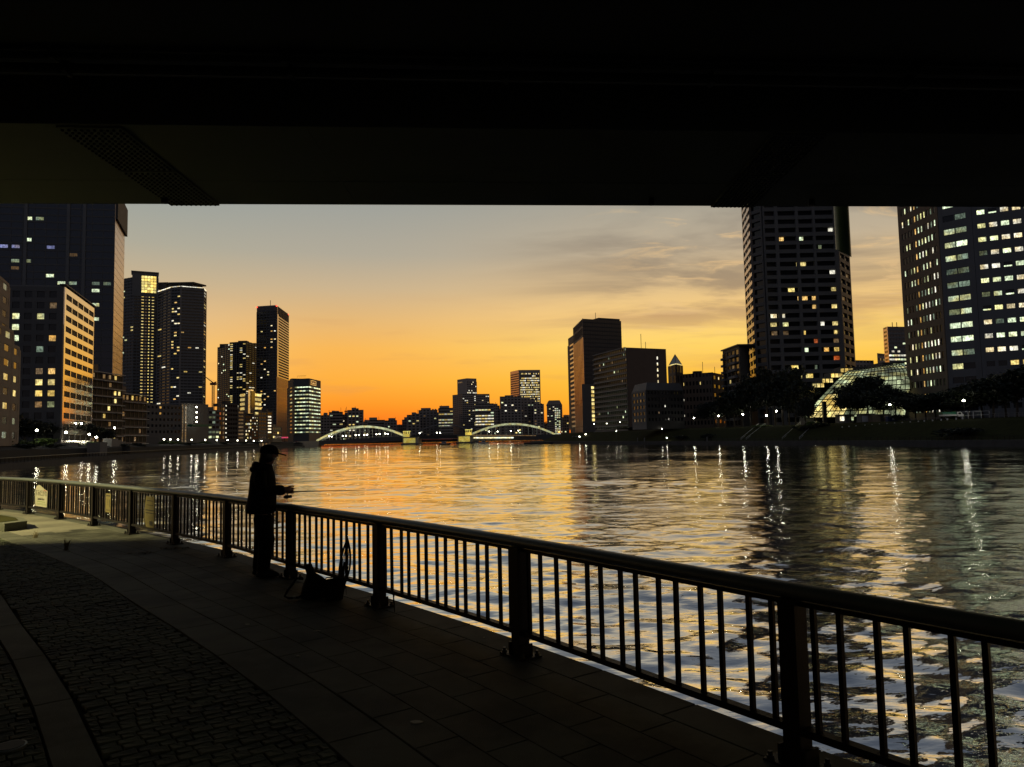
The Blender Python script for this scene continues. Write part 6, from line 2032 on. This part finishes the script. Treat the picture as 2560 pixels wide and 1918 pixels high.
def fence(px0, px1, off, ground, h, label, n, m='lamp_pole'):
    pts = [bankY(RB, x, off) for x in np.linspace(px0, px1, n)]
    root = empty('fence', (pts[0][0], pts[0][1], ground), label, 'fence')
    for z in (h, h * .5):
        k = MB(); k.tube([(p[0], p[1], ground + z) for p in pts], .04, 4); k.build('rail', m, root)
    k = MB(); k.box(-.05, .05, -.05, .05, 0, h); me = k.mesh('post', m)
    for p in pts: place(me, 'post', root, (p[0], p[1], ground))


fence(2395, 2470, 31, RG, 2.0, 'tall pipe fence frames behind the truck', 5, 'white_paint')
fence(2470, 2580, 30, RG, 1.2, 'low pale fence right of the pipe frames', 10, 'concrete')
fence(2240, 2360, 27.5, RG, .7, 'low rail left of the truck along the top of the slope', 12, 'concrete')
fence(1690, 2640, .5, -1.0, .9, 'thin promenade railing at the right water edge', 70, 'rail_paint')
# bollard-like marker stones on the slope path
k = MB(); k.tube([(0, 0, 0), (0, 0, .55)], [.2, .16], 8); bm_me = k.mesh('marker_post', 'white_paint')
for i, px in enumerate(range(2100, 2420, 19)):
    bx, by = bankY(RB, px, 18 + i * .45)
    o = place(bm_me, 'marker_post', None, (bx, by, 2.7 + i * .1))
    tag(o, 'short white marker post in the row climbing the slope path', 'post', 'marker posts on the slope path')
# red lamp by the bridge end and people-size posts on the quay
bx, by = bankY(RB, 1397, 8)
p = AT(1398, 1080, by)
lamp(1398, 1080, by, -1, 'glowing orange-red signal lamp by the right end of the arch bridge', 'signal lamp', .9, 'lamp_red', 'signal_lamp')
box_thing('kiosk', 'low quay kiosk with a small red sign near the signal lamp', 'kiosk', 1400, 5, 10, 5, 3.2, 'blackish', (('sign', -3, 1, -.1, -.02, 1.0, 1.6, 'lit_red'), ('roof', -6, 6, -.6, 5.5, 3.2, 3.5, 'charcoal')), ground=-1.0)
# floating landing stage
a = AT(1310, 1110, 455)
dk = empty('landing_stage', (a[0] + 22, 452, WZ), 'long dark floating landing stage with a canopy at the right water edge', 'pier')
k = MB(); k.box(a[0], a[0] + 62, 452, 461, WZ - .4, WZ + 1.1); k.build('pontoon', 'blackish', dk)
k = MB(); k.box(a[0] + 30, a[0] + 58, 453, 460, WZ + 4.0, WZ + 4.4); k.build('canopy', 'dark_concrete', dk)
for dx in (31, 37, 44, 51, 57):
    k = MB(); k.tube([(a[0] + dx, 453.5, WZ + 1.1), (a[0] + dx, 453.5, WZ + 4.0)], .15, 6); k.build('post', 'dark_concrete', dk)
for i, (px, py) in enumerate(((1432, 1100), (1449, 1092), (1464, 1086))):
    lamp(px, py, 450 - i * 4, -1.2, 'small warm lamp on the gangway of the landing stage', 'gangway lamps', .35, 'lamp_small')
# two small boats
def boat(px, py, L, label, white):
    x, y = G(px, py, WZ)
    root = empty('boat', (x, y, WZ), label, 'boat')
    k = MB()
    ring = [(-.5, -.12), (.25, -.14), (.5, 0), (.25, .14), (-.5, .12)]
    n = 5
    k.add([(x + p[0] * L * .92, y + p[1] * L * .8, WZ - .2) for p in ring] + [(x + p[0] * L, y + p[1] * L, WZ + .9) for p in ring], [tuple(range(n - 1, -1, -1)), tuple(range(n, 2 * n))] + [(i, (i + 1) % n, n + (i + 1) % n, n + i) for i in range(n)])
    k.build('hull', 'blackish' if not white else 'white_paint', root)
    k = MB(); k.box(x - L * .25, x + L * .12, y - L * .09, y + L * .09, WZ + .9, WZ + 2.4); cb = k.build('cabin', 'white_paint', root)
    k = MB(); k.box(x - L * .2, x + L * .1, y - L * .095, y - L * .091, WZ + 1.5, WZ + 2.1); k.build('window', 'glass', cb)
    k = MB(); k.tube([(x - L * .05, y, WZ + 2.4), (x - L * .05, y, WZ + 4.2)], .06, 5); k.build('mast', 'lamp_pole', root)
boat(1112, 1112, 9, 'small dark boat under way between the bridge piers', False)
boat(1210, 1109, 8, 'small white boat passing under the right arch', True)
# left bank details: curved ramp and quay wall house
bx, by = bankY(LB, 300, -9)
rp = empty('ramp', (bx, by, -1.1), 'curved concrete access ramp with a dark opening on the left embankment', 'ramp')
k = MB()
pp_ = [bankY(LB, x, -9) for x in np.linspace(278, 392, 14)]
for i in range(13):
    t = (i + .5) / 13
    h = 5.2 * (1 - max(0, t - .12) / .88) ** 1.3 + .3
    a_, b_ = pp_[i], pp_[i + 1]
    k.hexa([(a_[0], a_[1], -1.1), (b_[0], b_[1], -1.1), (b_[0] - 3, b_[1], -1.1), (a_[0] - 3, a_[1], -1.1), (a_[0], a_[1], -1.1 + h), (b_[0], b_[1], -1.1 + h), (b_[0] - 3, b_[1], -1.1 + h), (a_[0] - 3, a_[1], -1.1 + h)])
k.build('ramp_wall', 'concrete', rp)
k = MB(); k.box(bx - 4, bx + 5, by - 3, by - .5, -1.0, 1.4); k.build('opening', 'blackish', rp)  # dark box standing in for the shade within an opening
bx, by = bankY(LB, 212, -7.5)
wh = empty('stair_tower', (bx, by, -1.1), 'pale stone stair entrance with a dark doorway in the left embankment', 'stairs')
for dx in (-6, 3):
    k = MB(); k.prism([(bx + dx - 2, by - 1), (bx + dx + 2, by - 1), (bx + dx + 2, by + 3), (bx + dx - 2, by + 3)], -1.1, 3.0); k.build('side_wall', 'concrete', wh)
k = MB(); k.box(bx - 4, bx + 1, by + .5, by + 2.8, -1.1, 1.2); k.build('stair_block', 'dark_concrete', wh)
bx, by = bankY(LB, 656, -5)
qh = empty('quay_shed', (bx, by, -1.1), 'small cream quay shed with three lit panels below the towers', 'shed')
k = MB(); k.box(bx - 3.6, bx + 3.6, by, by + 5, -1.1, 2.2); k.build('body', 'beige', qh)
for dx in (-3.0, -.6, 1.8):
    k = MB(); k.box(bx + dx, bx + dx + 1.2, by - .1, by - .02, -.6, 1.7); k.build('lit_panel', 'lit_dim', qh)
k = MB(); k.box(bx - 4, bx + 4, by - .4, by + 5.4, 2.2, 2.5); k.build('roof', 'charcoal', qh)
for i, (px, lab) in enumerate(((1589, 'post on the right quay, first of the pair'), (1608, 'post on the right quay, second of the pair'), (1763, 'white figure-like post on the promenade below the lawn'))):
    bx, by = bankY(RB, px, 2.5)
    k = MB(); k.tube([(bx, by, -1.0), (bx, by, .2), (bx, by, .7)], [.22, .2, .08], 7)
    tag(k.build('quay_post', 'concrete'), lab, 'post')

# ================================================================== the angler
def angler():
    mx, my = G(655, 1441)
    fx, fy = 0.97, 0.24
    rz = math.atan2(fy, fx)
    root = empty('person', (mx, my, 0), 'person in a hooded dark jacket and cap standing at the railing, holding a fishing rod', 'person', rz=rz)
    # --- body as one skinned surface
    J = {}
    V = []; E_ = []; Rr = []
    def v(name, p, r, link=None):
        J[name] = len(V); V.append(p); Rr.append(r)
        if link: E_.append((J[link], J[name]))
    v('pelvis', (0.0, 0, .95), .085)
    v('spine', (0.0, 0, 1.10), .10, 'pelvis')
    v('chest', (0.0, 0, 1.27), .115, 'spine')
    v('collar', (.03, 0, 1.38), .06, 'chest')
    v('neck', (.055, 0, 1.465), .054, 'collar')
    v('jaw', (.085, 0, 1.53), .075, 'neck')
    v('brow', (.105, 0, 1.60), .092, 'jaw')
    v('crown', (.10, 0, 1.665), .07, 'brow')
    v('chin', (.150, 0, 1.505), .036, 'jaw')
    v('nose', (.205, 0, 1.575), .014, 'brow')
    for sd, nm in ((1, 'l'), (-1, 'r')):
        v('ear' + nm, (.09, sd * .088, 1.585), .018, 'brow')
        v('sh' + nm, (-.01, sd * .165, 1.36), .045, 'chest')
        v('el' + nm, (.03, sd * .235, 1.13), .045, 'sh' + nm)
        wy = sd * .10 if sd < 0 else sd * .06
        wz = 1.135 if sd < 0 else 1.10
        v('wr' + nm, (.275, wy, wz), .029, 'el' + nm)
        v('pa' + nm, (.335, wy * .75, wz - .004), .034, 'wr' + nm)
        v('kn' + nm, (.345, wy * .6, wz - .012), .032, 'pa' + nm)
        # four fingers curled round the grip, unequal; thumb from the side of the palm
        for f, (dx, ln) in enumerate(((.030, .034), (.012, .038), (-.006, .035), (-.024, .028))):
            bx0 = .352 + dx * .9
            v(f'f{f}a' + nm, (bx0 + .012, wy * .5 - sd * .004, wz + .012), .0095, 'kn' + nm)
            v(f'f{f}b' + nm, (bx0 + .016, wy * .5 - sd * (.012 + ln * .4), wz - .012), .0088, f'f{f}a' + nm)
            v(f'f{f}c' + nm, (bx0 + .010, wy * .5 - sd * (.004 + ln * .2), wz - .036), .008, f'f{f}b' + nm)
        v('t1' + nm, (.345, wy * .75 + sd * .014, wz + .030), .012, 'pa' + nm)
        v('t2' + nm, (.385, wy * .6, wz + .036), .010, 't1' + nm)
        v('t3' + nm, (.410, wy * .5, wz + .026), .008, 't2' + nm)
        hx = -.04 if sd > 0 else .03
        v('hip' + nm, (.0, sd * .085, .87), .07, 'pelvis')
        v('kne' + nm, (hx + .035, sd * .10, .49), .062, 'hip' + nm)
        v('ank' + nm, (hx - .01, sd * .105, .095), .046, 'kne' + nm)
        v('bal' + nm, (hx + .10, sd * .115, .045), .04, 'ank' + nm)
        v('toe' + nm, (hx + .175, sd * .12, .035), .028, 'bal' + nm)
    me = bpy.data.meshes.new('body')
    me.from_pydata(V, E_, []); me.update()
    o = bpy.data.objects.new('body', me); COL.objects.link(o); o.parent = root
    sk = o.modifiers.new('skin', 'SKIN'); sk.use_smooth_shade = True
    for i, r in enumerate(Rr):
        sv = me.skin_vertices[0].data[i]; sv.radius = (r, r); sv.use_root = (i == 0)
    sb = o.modifiers.new('sub', 'SUBSURF'); sb.levels = 1; sb.render_levels = 1
    me.materials.append(M['skin'])
    def cloth(name, mb, m):
        mb.smooth = True
        c = mb.build(name, m, root, local=True)
        s_ = c.modifiers.new('sub', 'SUBSURF'); s_.levels = 1; s_.render_levels = 1
        return c
    # jacket: torso, sleeves, collar and hood as one garment
    k = MB()
    k.loft([(-.018, 0, .815, .205, .245), (-.016, 0, .86, .207, .25), (-.004, 0, 1.0, .19, .232), (.004, 0, 1.14, .178, .228), (.004, 0, 1.26, .172, .232),
            (.004, 0, 1.35, .158, .215), (.012, 0, 1.405, .13, .165), (.03, 0, 1.445, .098, .105), (.048, 0, 1.485, .078, .08)])
    for sd, nm in ((1, 'l'), (-1, 'r')):
        wy = sd * .10 if sd < 0 else sd * .06
        wz = 1.135 if sd < 0 else 1.10
        k.tube([(-.01, sd * .13, 1.37), (-.015, sd * .20, 1.30), (.0, sd * .24, 1.20), (.035, sd * .24, 1.125), (.12, sd * .19, 1.12), (.21, wy + sd * .03, wz), (.295, wy, wz)],
               [.088, .09, .084, .08, .074, .066, .056], 12)
    # hood lying on the back of the neck
    for i in range(1):
        k.tube([(.05, .125, 1.43), (-.03, .12, 1.445), (-.075, .075, 1.455), (-.09, 0, 1.452), (-.075, -.075, 1.455), (-.03, -.12, 1.445), (.05, -.125, 1.43)], [.03, .048, .055, .06, .055, .048, .03], 10)
        k.ball((-.095, 0, 1.405), .075, .12, .05, 12, 8)
    cloth('jacket', k, 'cloth_black')
    k = MB()
    k.loft([(0, 0, .80, .15, .19), (.0, 0, .93, .155, .20), (.0, 0, 1.02, .14, .18)])
    for sd in (1, -1):
        hx = -.04 if sd > 0 else .03
        k.loft([(hx - .012, sd * .105, .055, .088, .078), (hx - .005, sd * .105, .14, .085, .077), (hx + .015, sd * .103, .32, .093, .085), (hx + .045, sd * .10, .48, .112, .095), (.02, sd * .097, .66, .115, .105), (.002, sd * .092, .84, .135, .118)])
    cloth('trousers', k, 'cloth_dark')
    for sd in (1, -1):
        hx = -.04 if sd > 0 else .03
        k = MB()
        k.loft([(hx + .055, sd * .112, 0.0, .155, .052), (hx + .055, sd * .112, .03, .158, .055), (hx + .045, sd * .112, .065, .140, .052), (hx + .01, sd * .108, .10, .085, .05), (hx - .01, sd * .106, .125, .06, .05)])
        cloth('shoe', k, 'rubber')
    k = MB()   # hair below the cap
    k.ball((.070, 0, 1.583), .116, .108, .118, 14, 10)
    k.ball((.02, 0, 1.53), .074, .086, .09, 10, 8)
    k.ball((.03, 0, 1.47), .05, .07, .06, 10, 8)
    cloth('hair', k, 'hair')
    k = MB()
    k.loft([(.088, 0, 1.592, .128, .113), (.086, 0, 1.635, .130, .114), (.082, 0, 1.677, .118, .104), (.078, 0, 1.708, .092, .083), (.076, 0, 1.727, .052, .048), (.075, 0, 1.733, .015, .015)])
    c = cloth('cap', k, 'cloth_dark')
    k = MB()
    n = 10
    top = [(.17, -.085, 1.618)] + [(.20 + .105 * math.sin(math.pi * i / n), -.085 + .17 * i / n, 1.616 - .030 * math.sin(math.pi * i / n)) for i in range(n + 1)] + [(.17, .085, 1.618)]
    m_ = len(top)
    k.add([tuple(p) for p in top] + [(p[0], p[1], p[2] - .016) for p in top], [tuple(range(m_ - 1, -1, -1)), tuple(range(m_, 2 * m_))] + [(i, (i + 1) % m_, m_ + (i + 1) % m_, m_ + i) for i in range(m_)])
    bo = k.build('brim', 'cloth_dark', c, local=True)
    # --- rod and reel
    cs, sn = math.cos(rz), math.sin(rz)
    Wp = lambda p: (mx + p[0] * cs - p[1] * sn, my + p[0] * sn + p[1] * cs, p[2])
    rodr = empty('fishing_rod', Wp((.37, -.03, 1.12)), 'thin fishing rod with a spinning reel, held out over the railing', 'fishing rod')
    tip = (1.75, 1.45, .98)
    st = (.16, -.06, 1.098)
    L3 = lambda t: tuple(st[i] + (tip[i] - st[i]) * t for i in range(3))
    k = MB(); k.tube([Wp(L3(.14)), Wp(L3(.4)), Wp(L3(.7)), Wp(L3(1))], [.0075, .006, .004, .002], 7); k.build('blank', 'rubber', rodr)
    k = MB(); k.tube([Wp(L3(0)), Wp(L3(.02)), Wp(L3(.13)), Wp(L3(.16))], [.011, .013, .012, .008], 9); k.build('grip', 'rubber', rodr)
    for t in (.24, .36, .5, .64, .8, 1.0):
        k = MB(); p = L3(t); rr = .014 * (1.1 - t * .7)
        k.tube([Wp((p[0] + 0, p[1] + math.cos(a) * rr, p[2] - rr + math.sin(a) * rr)) for a in np.linspace(0, 2 * math.pi, 9)], .0014, 4, cap=False); k.build('line_guide', 'steel_dark', rodr)
    b = L3(.095)
    k = MB(); k.tube([Wp((b[0], b[1], b[2])), Wp((b[0] + .005, b[1], b[2] - .055))], [.007, .007], 6)
    k.tube([Wp((b[0] - .045, b[1], b[2] - .07)), Wp((b[0] - .01, b[1], b[2] - .068)), Wp((b[0] + .01, b[1], b[2] - .066))], [.014, .026, .024], 12)
    rl_ = k.build('reel', 'steel_dark', rodr)
    k = MB(); k.tube([Wp((b[0] + .012, b[1], b[2] - .066)), Wp((b[0] + .02, b[1], b[2] - .066)), Wp((b[0] + .055, b[1], b[2] - .062)), Wp((b[0] + .062, b[1], b[2] - .062))], [.026, .020, .020, .028], 12); k.build('spool', 'steel_dark', rl_)
    k = MB(); k.tube([Wp((b[0] - .01, b[1], b[2] - .068)), Wp((b[0] - .015, b[1] + .05, b[2] - .07)), Wp((b[0] - .03, b[1] + .055, b[2] - .035))], [.004, .004, .003], 5); k.build('crank', 'steel_dark', rl_)
angler()


def gear():
    # soft bag slumped against the railing
    x, y = G(580 + 740 / 3.602, 1080 + 1490 / 3.602)
    root = empty('bag', (x, y, 0), 'black soft fishing bag slumped on the ground with a looped strap', 'bag')
    k = MB(); k.smooth = True
    k.loft([(x, y, 0.0, .14, .13), (x - .005, y, .03, .15, .145), (x + .01, y, .11, .148, .14), (x + .015, y, .18, .125, .12), (x + .0, y, .225, .09, .09), (x - .035, y, .27, .052, .055), (x - .06, y, .335, .046, .048), (x - .065, y, .37, .04, .04)])
    k.build('pouch', 'cloth_black', root)
    k = MB(); k.smooth = True
    k.tube([(x - .10, y - .08, .22), (x - .17, y - .10, .235), (x - .215, y - .10, .17), (x - .27, y - .10, .10), (x - .30, y - .11, .04), (x - .25, y - .12, .022), (x - .14, y - .13, .03), (x - .10, y - .12, .05)], [.013] * 8, 7); k.build('strap', 'cloth_black', root)
    k = MB(); k.box(x - .20, x - .17, y - .15, y - .12, .02, .045); k.build('buckle', 'handrail', root)
    # bucket-like tote beside it
    x2, y2 = G(580 + 920 / 3.602, 1080 + 1505 / 3.602)
    root = empty('tote', (x2, y2, 0), 'dark open canvas bucket standing right of the bag', 'bucket')
    k = MB(); k.smooth = True
    k.loft([(x2, y2, 0, .095, .095), (x2, y2, .02, .10, .10), (x2 + .005, y2, .12, .115, .115), (x2 + .01, y2, .205, .128, .128), (x2 + .01, y2, .21, .12, .12), (x2 + .005, y2, .10, .098, .098)], cap=True)
    k.build('bucket_body', 'cloth_black', root)
    k = MB(); k.tube([(x2 - .115, y2, .205), (x2 - .07, y2 - .05, .245), (x2 + .04, y2 - .07, .25), (x2 + .13, y2 - .02, .205)], .007, 6); k.build('handle', 'cloth_black', root)
    # landing net leaning on the railing
    bx, by = x2 + .07, y2 + .10
    tx_, ty_, tz = AT(580 + 1040 / 3.602, 1080 + 960 / 3.602, by + .12)
    root = empty('landing_net', (bx, by, 0), 'folding landing net leaning against the railing, its mesh hanging', 'net')
    B = np.array([bx - .02, by, .06]); T = np.array([tx_, ty_, tz])
    ax = T - B
    side = np.array([1.0, -.25, 0]); side /= np.linalg.norm(side)
    def hoop(s, t): return B + ax * t + side * s
    loop = [hoop(.075 * math.sin(math.pi * min(1, t * 1.02)) ** .8, t) for t in np.linspace(0, 1, 14)] + [hoop(-.055 * math.sin(math.pi * min(1, t * 1.02)) ** .8, t) for t in np.linspace(1, 0, 14)]
    k = MB(); k.tube([tuple(p) for p in loop], .010, 6); k.build('hoop', 'rubber', root)
    k = MB(); k.tube([tuple(B + ax * -.03), tuple(B + ax * .55)], .014, 7); k.build('handle', 'rubber', root)
    k = MB()
    rr = random.Random(4)
    for i in range(34):
        t = .05 + .9 * i / 33
        wd = math.sin(math.pi * t) ** .8
        k.tube([tuple(hoop(.07 * wd, t)), tuple(hoop(.01, t - .035) + np.array([0, -.03, 0])), tuple(hoop(-.05 * wd, t))], .0032, 3, cap=False)
    for s in np.linspace(-.045, .065, 9):
        k.tube([tuple(hoop(s * math.sin(math.pi * t) ** .8, t) + np.array([rr.uniform(-.004, .004), -.02, 0])) for t in np.linspace(.04, .96, 12)], .0032, 3, cap=False)
    k.build('netting', 'rubber', root, kind='stuff')
    # mesh bag of netting round the foot
    k = MB()
    for i in range(7):
        a = i * .45
        k.tube([(bx - .05 + .10 * math.cos(a + t) * (1 - t * .1), by - .03 + .05 * math.sin(a + t * 2), .03 + .14 * abs(math.sin(t * 1.6 + a))) for t in np.linspace(0, 3, 9)], .004, 3, cap=False)
    k.build('net_bag', 'rubber', root, kind='stuff')
    # folded strap hanging from the railing further along
    s = float(RS[np.argmin(np.hypot(RC[:, 0] - G(1000, 1530)[0], RC[:, 1] - G(1000, 1530)[1]))])
    x3, y3, _, _ = RP(s, .06)
    root = empty('cord', (x3, y3, 0), 'short dark cord hanging from the lower rail beside a post', 'cord')
    k = MB(); k.tube([(x3 - .01, y3, .21), (x3, y3 - .01, .12), (x3 + .008, y3 - .012, 0.01)], [.006, .008, .004], 5)
    k.tube([(x3 + .01, y3, .21), (x3 - .012, y3 - .01, .10)], [.005, .003], 5); k.build('cord_body', 'rubber', root)
gear()

# litter, dry weeds and small debris on the paving
for i, (px, py, s, lab) in enumerate(((1040, 1806, .05, 'crumpled pale leaf scrap on a paving slab'), (618, 1562, .035, 'small pale scrap on the paving near the cobbles'), (745, 1641, .02, 'tiny pale ring-like scrap on a slab'), (1210, 1595, .018, 'bright crumb below the lower rail'), (795, 1578, .03, 'thin pale twig across a slab joint'), (500, 1417, .05, 'thin pale twig near the standing person'))):
    x, y = G(px, py)
    k = MB(); r = random.Random(i)
    pts = [(x + s * r.uniform(.4, 1) * math.cos(a) * (1.6 if 'twig' in lab else 1), y + s * r.uniform(.4, 1) * math.sin(a) * (.25 if 'twig' in lab else .7)) for a in np.linspace(0, 6.28, 8)[:-1]]
    k.prism(pts, .0005, .006)
    tag(k.build('litter', 'litter'), lab, 'litter')
for i, (px, py, h_) in enumerate(((165, 1375, .22), (88, 1345, .16), (440, 1372, .05), (350, 1384, .05))):
    x, y = G(px, py)
    root = empty('weed', (x, y, 0), ['dry upright weed growing from a paving joint', 'low tuft of weed at the edge of the lit paving', 'flat dark tuft of dead leaves near a railing post', 'flat smear of dead leaves on the paving'][i], 'weed')
    k = MB(); r = random.Random(i + 3)
    for j in range(26 if h_ > .1 else 60):
        a = r.uniform(0, 6.28); e = r.uniform(.02, .09 if h_ > .1 else .35)
        bx = (x + r.uniform(-.03, .03) * (1 if h_ > .1 else 8), y + r.uniform(-.03, .03) * (1 if h_ > .1 else 3))
        hh = h_ * r.uniform(.4, 1)
        p0 = (bx[0], bx[1], 0); p1 = (bx[0] + math.cos(a) * e * .5, bx[1] + math.sin(a) * e * .5, hh * .7); p2 = (bx[0] + math.cos(a) * e, bx[1] + math.sin(a) * e, hh if h_ > .1 else .01)
        wv = .004
        k.add([(p0[0] - wv, p0[1], 0), (p0[0] + wv, p0[1], 0), (p1[0] + wv, p1[1], p1[2]), (p1[0] - wv, p1[1], p1[2]), p2], [(0, 1, 2, 3), (3, 2, 4)])
    k.build('blade', 'weed', root, kind='stuff')
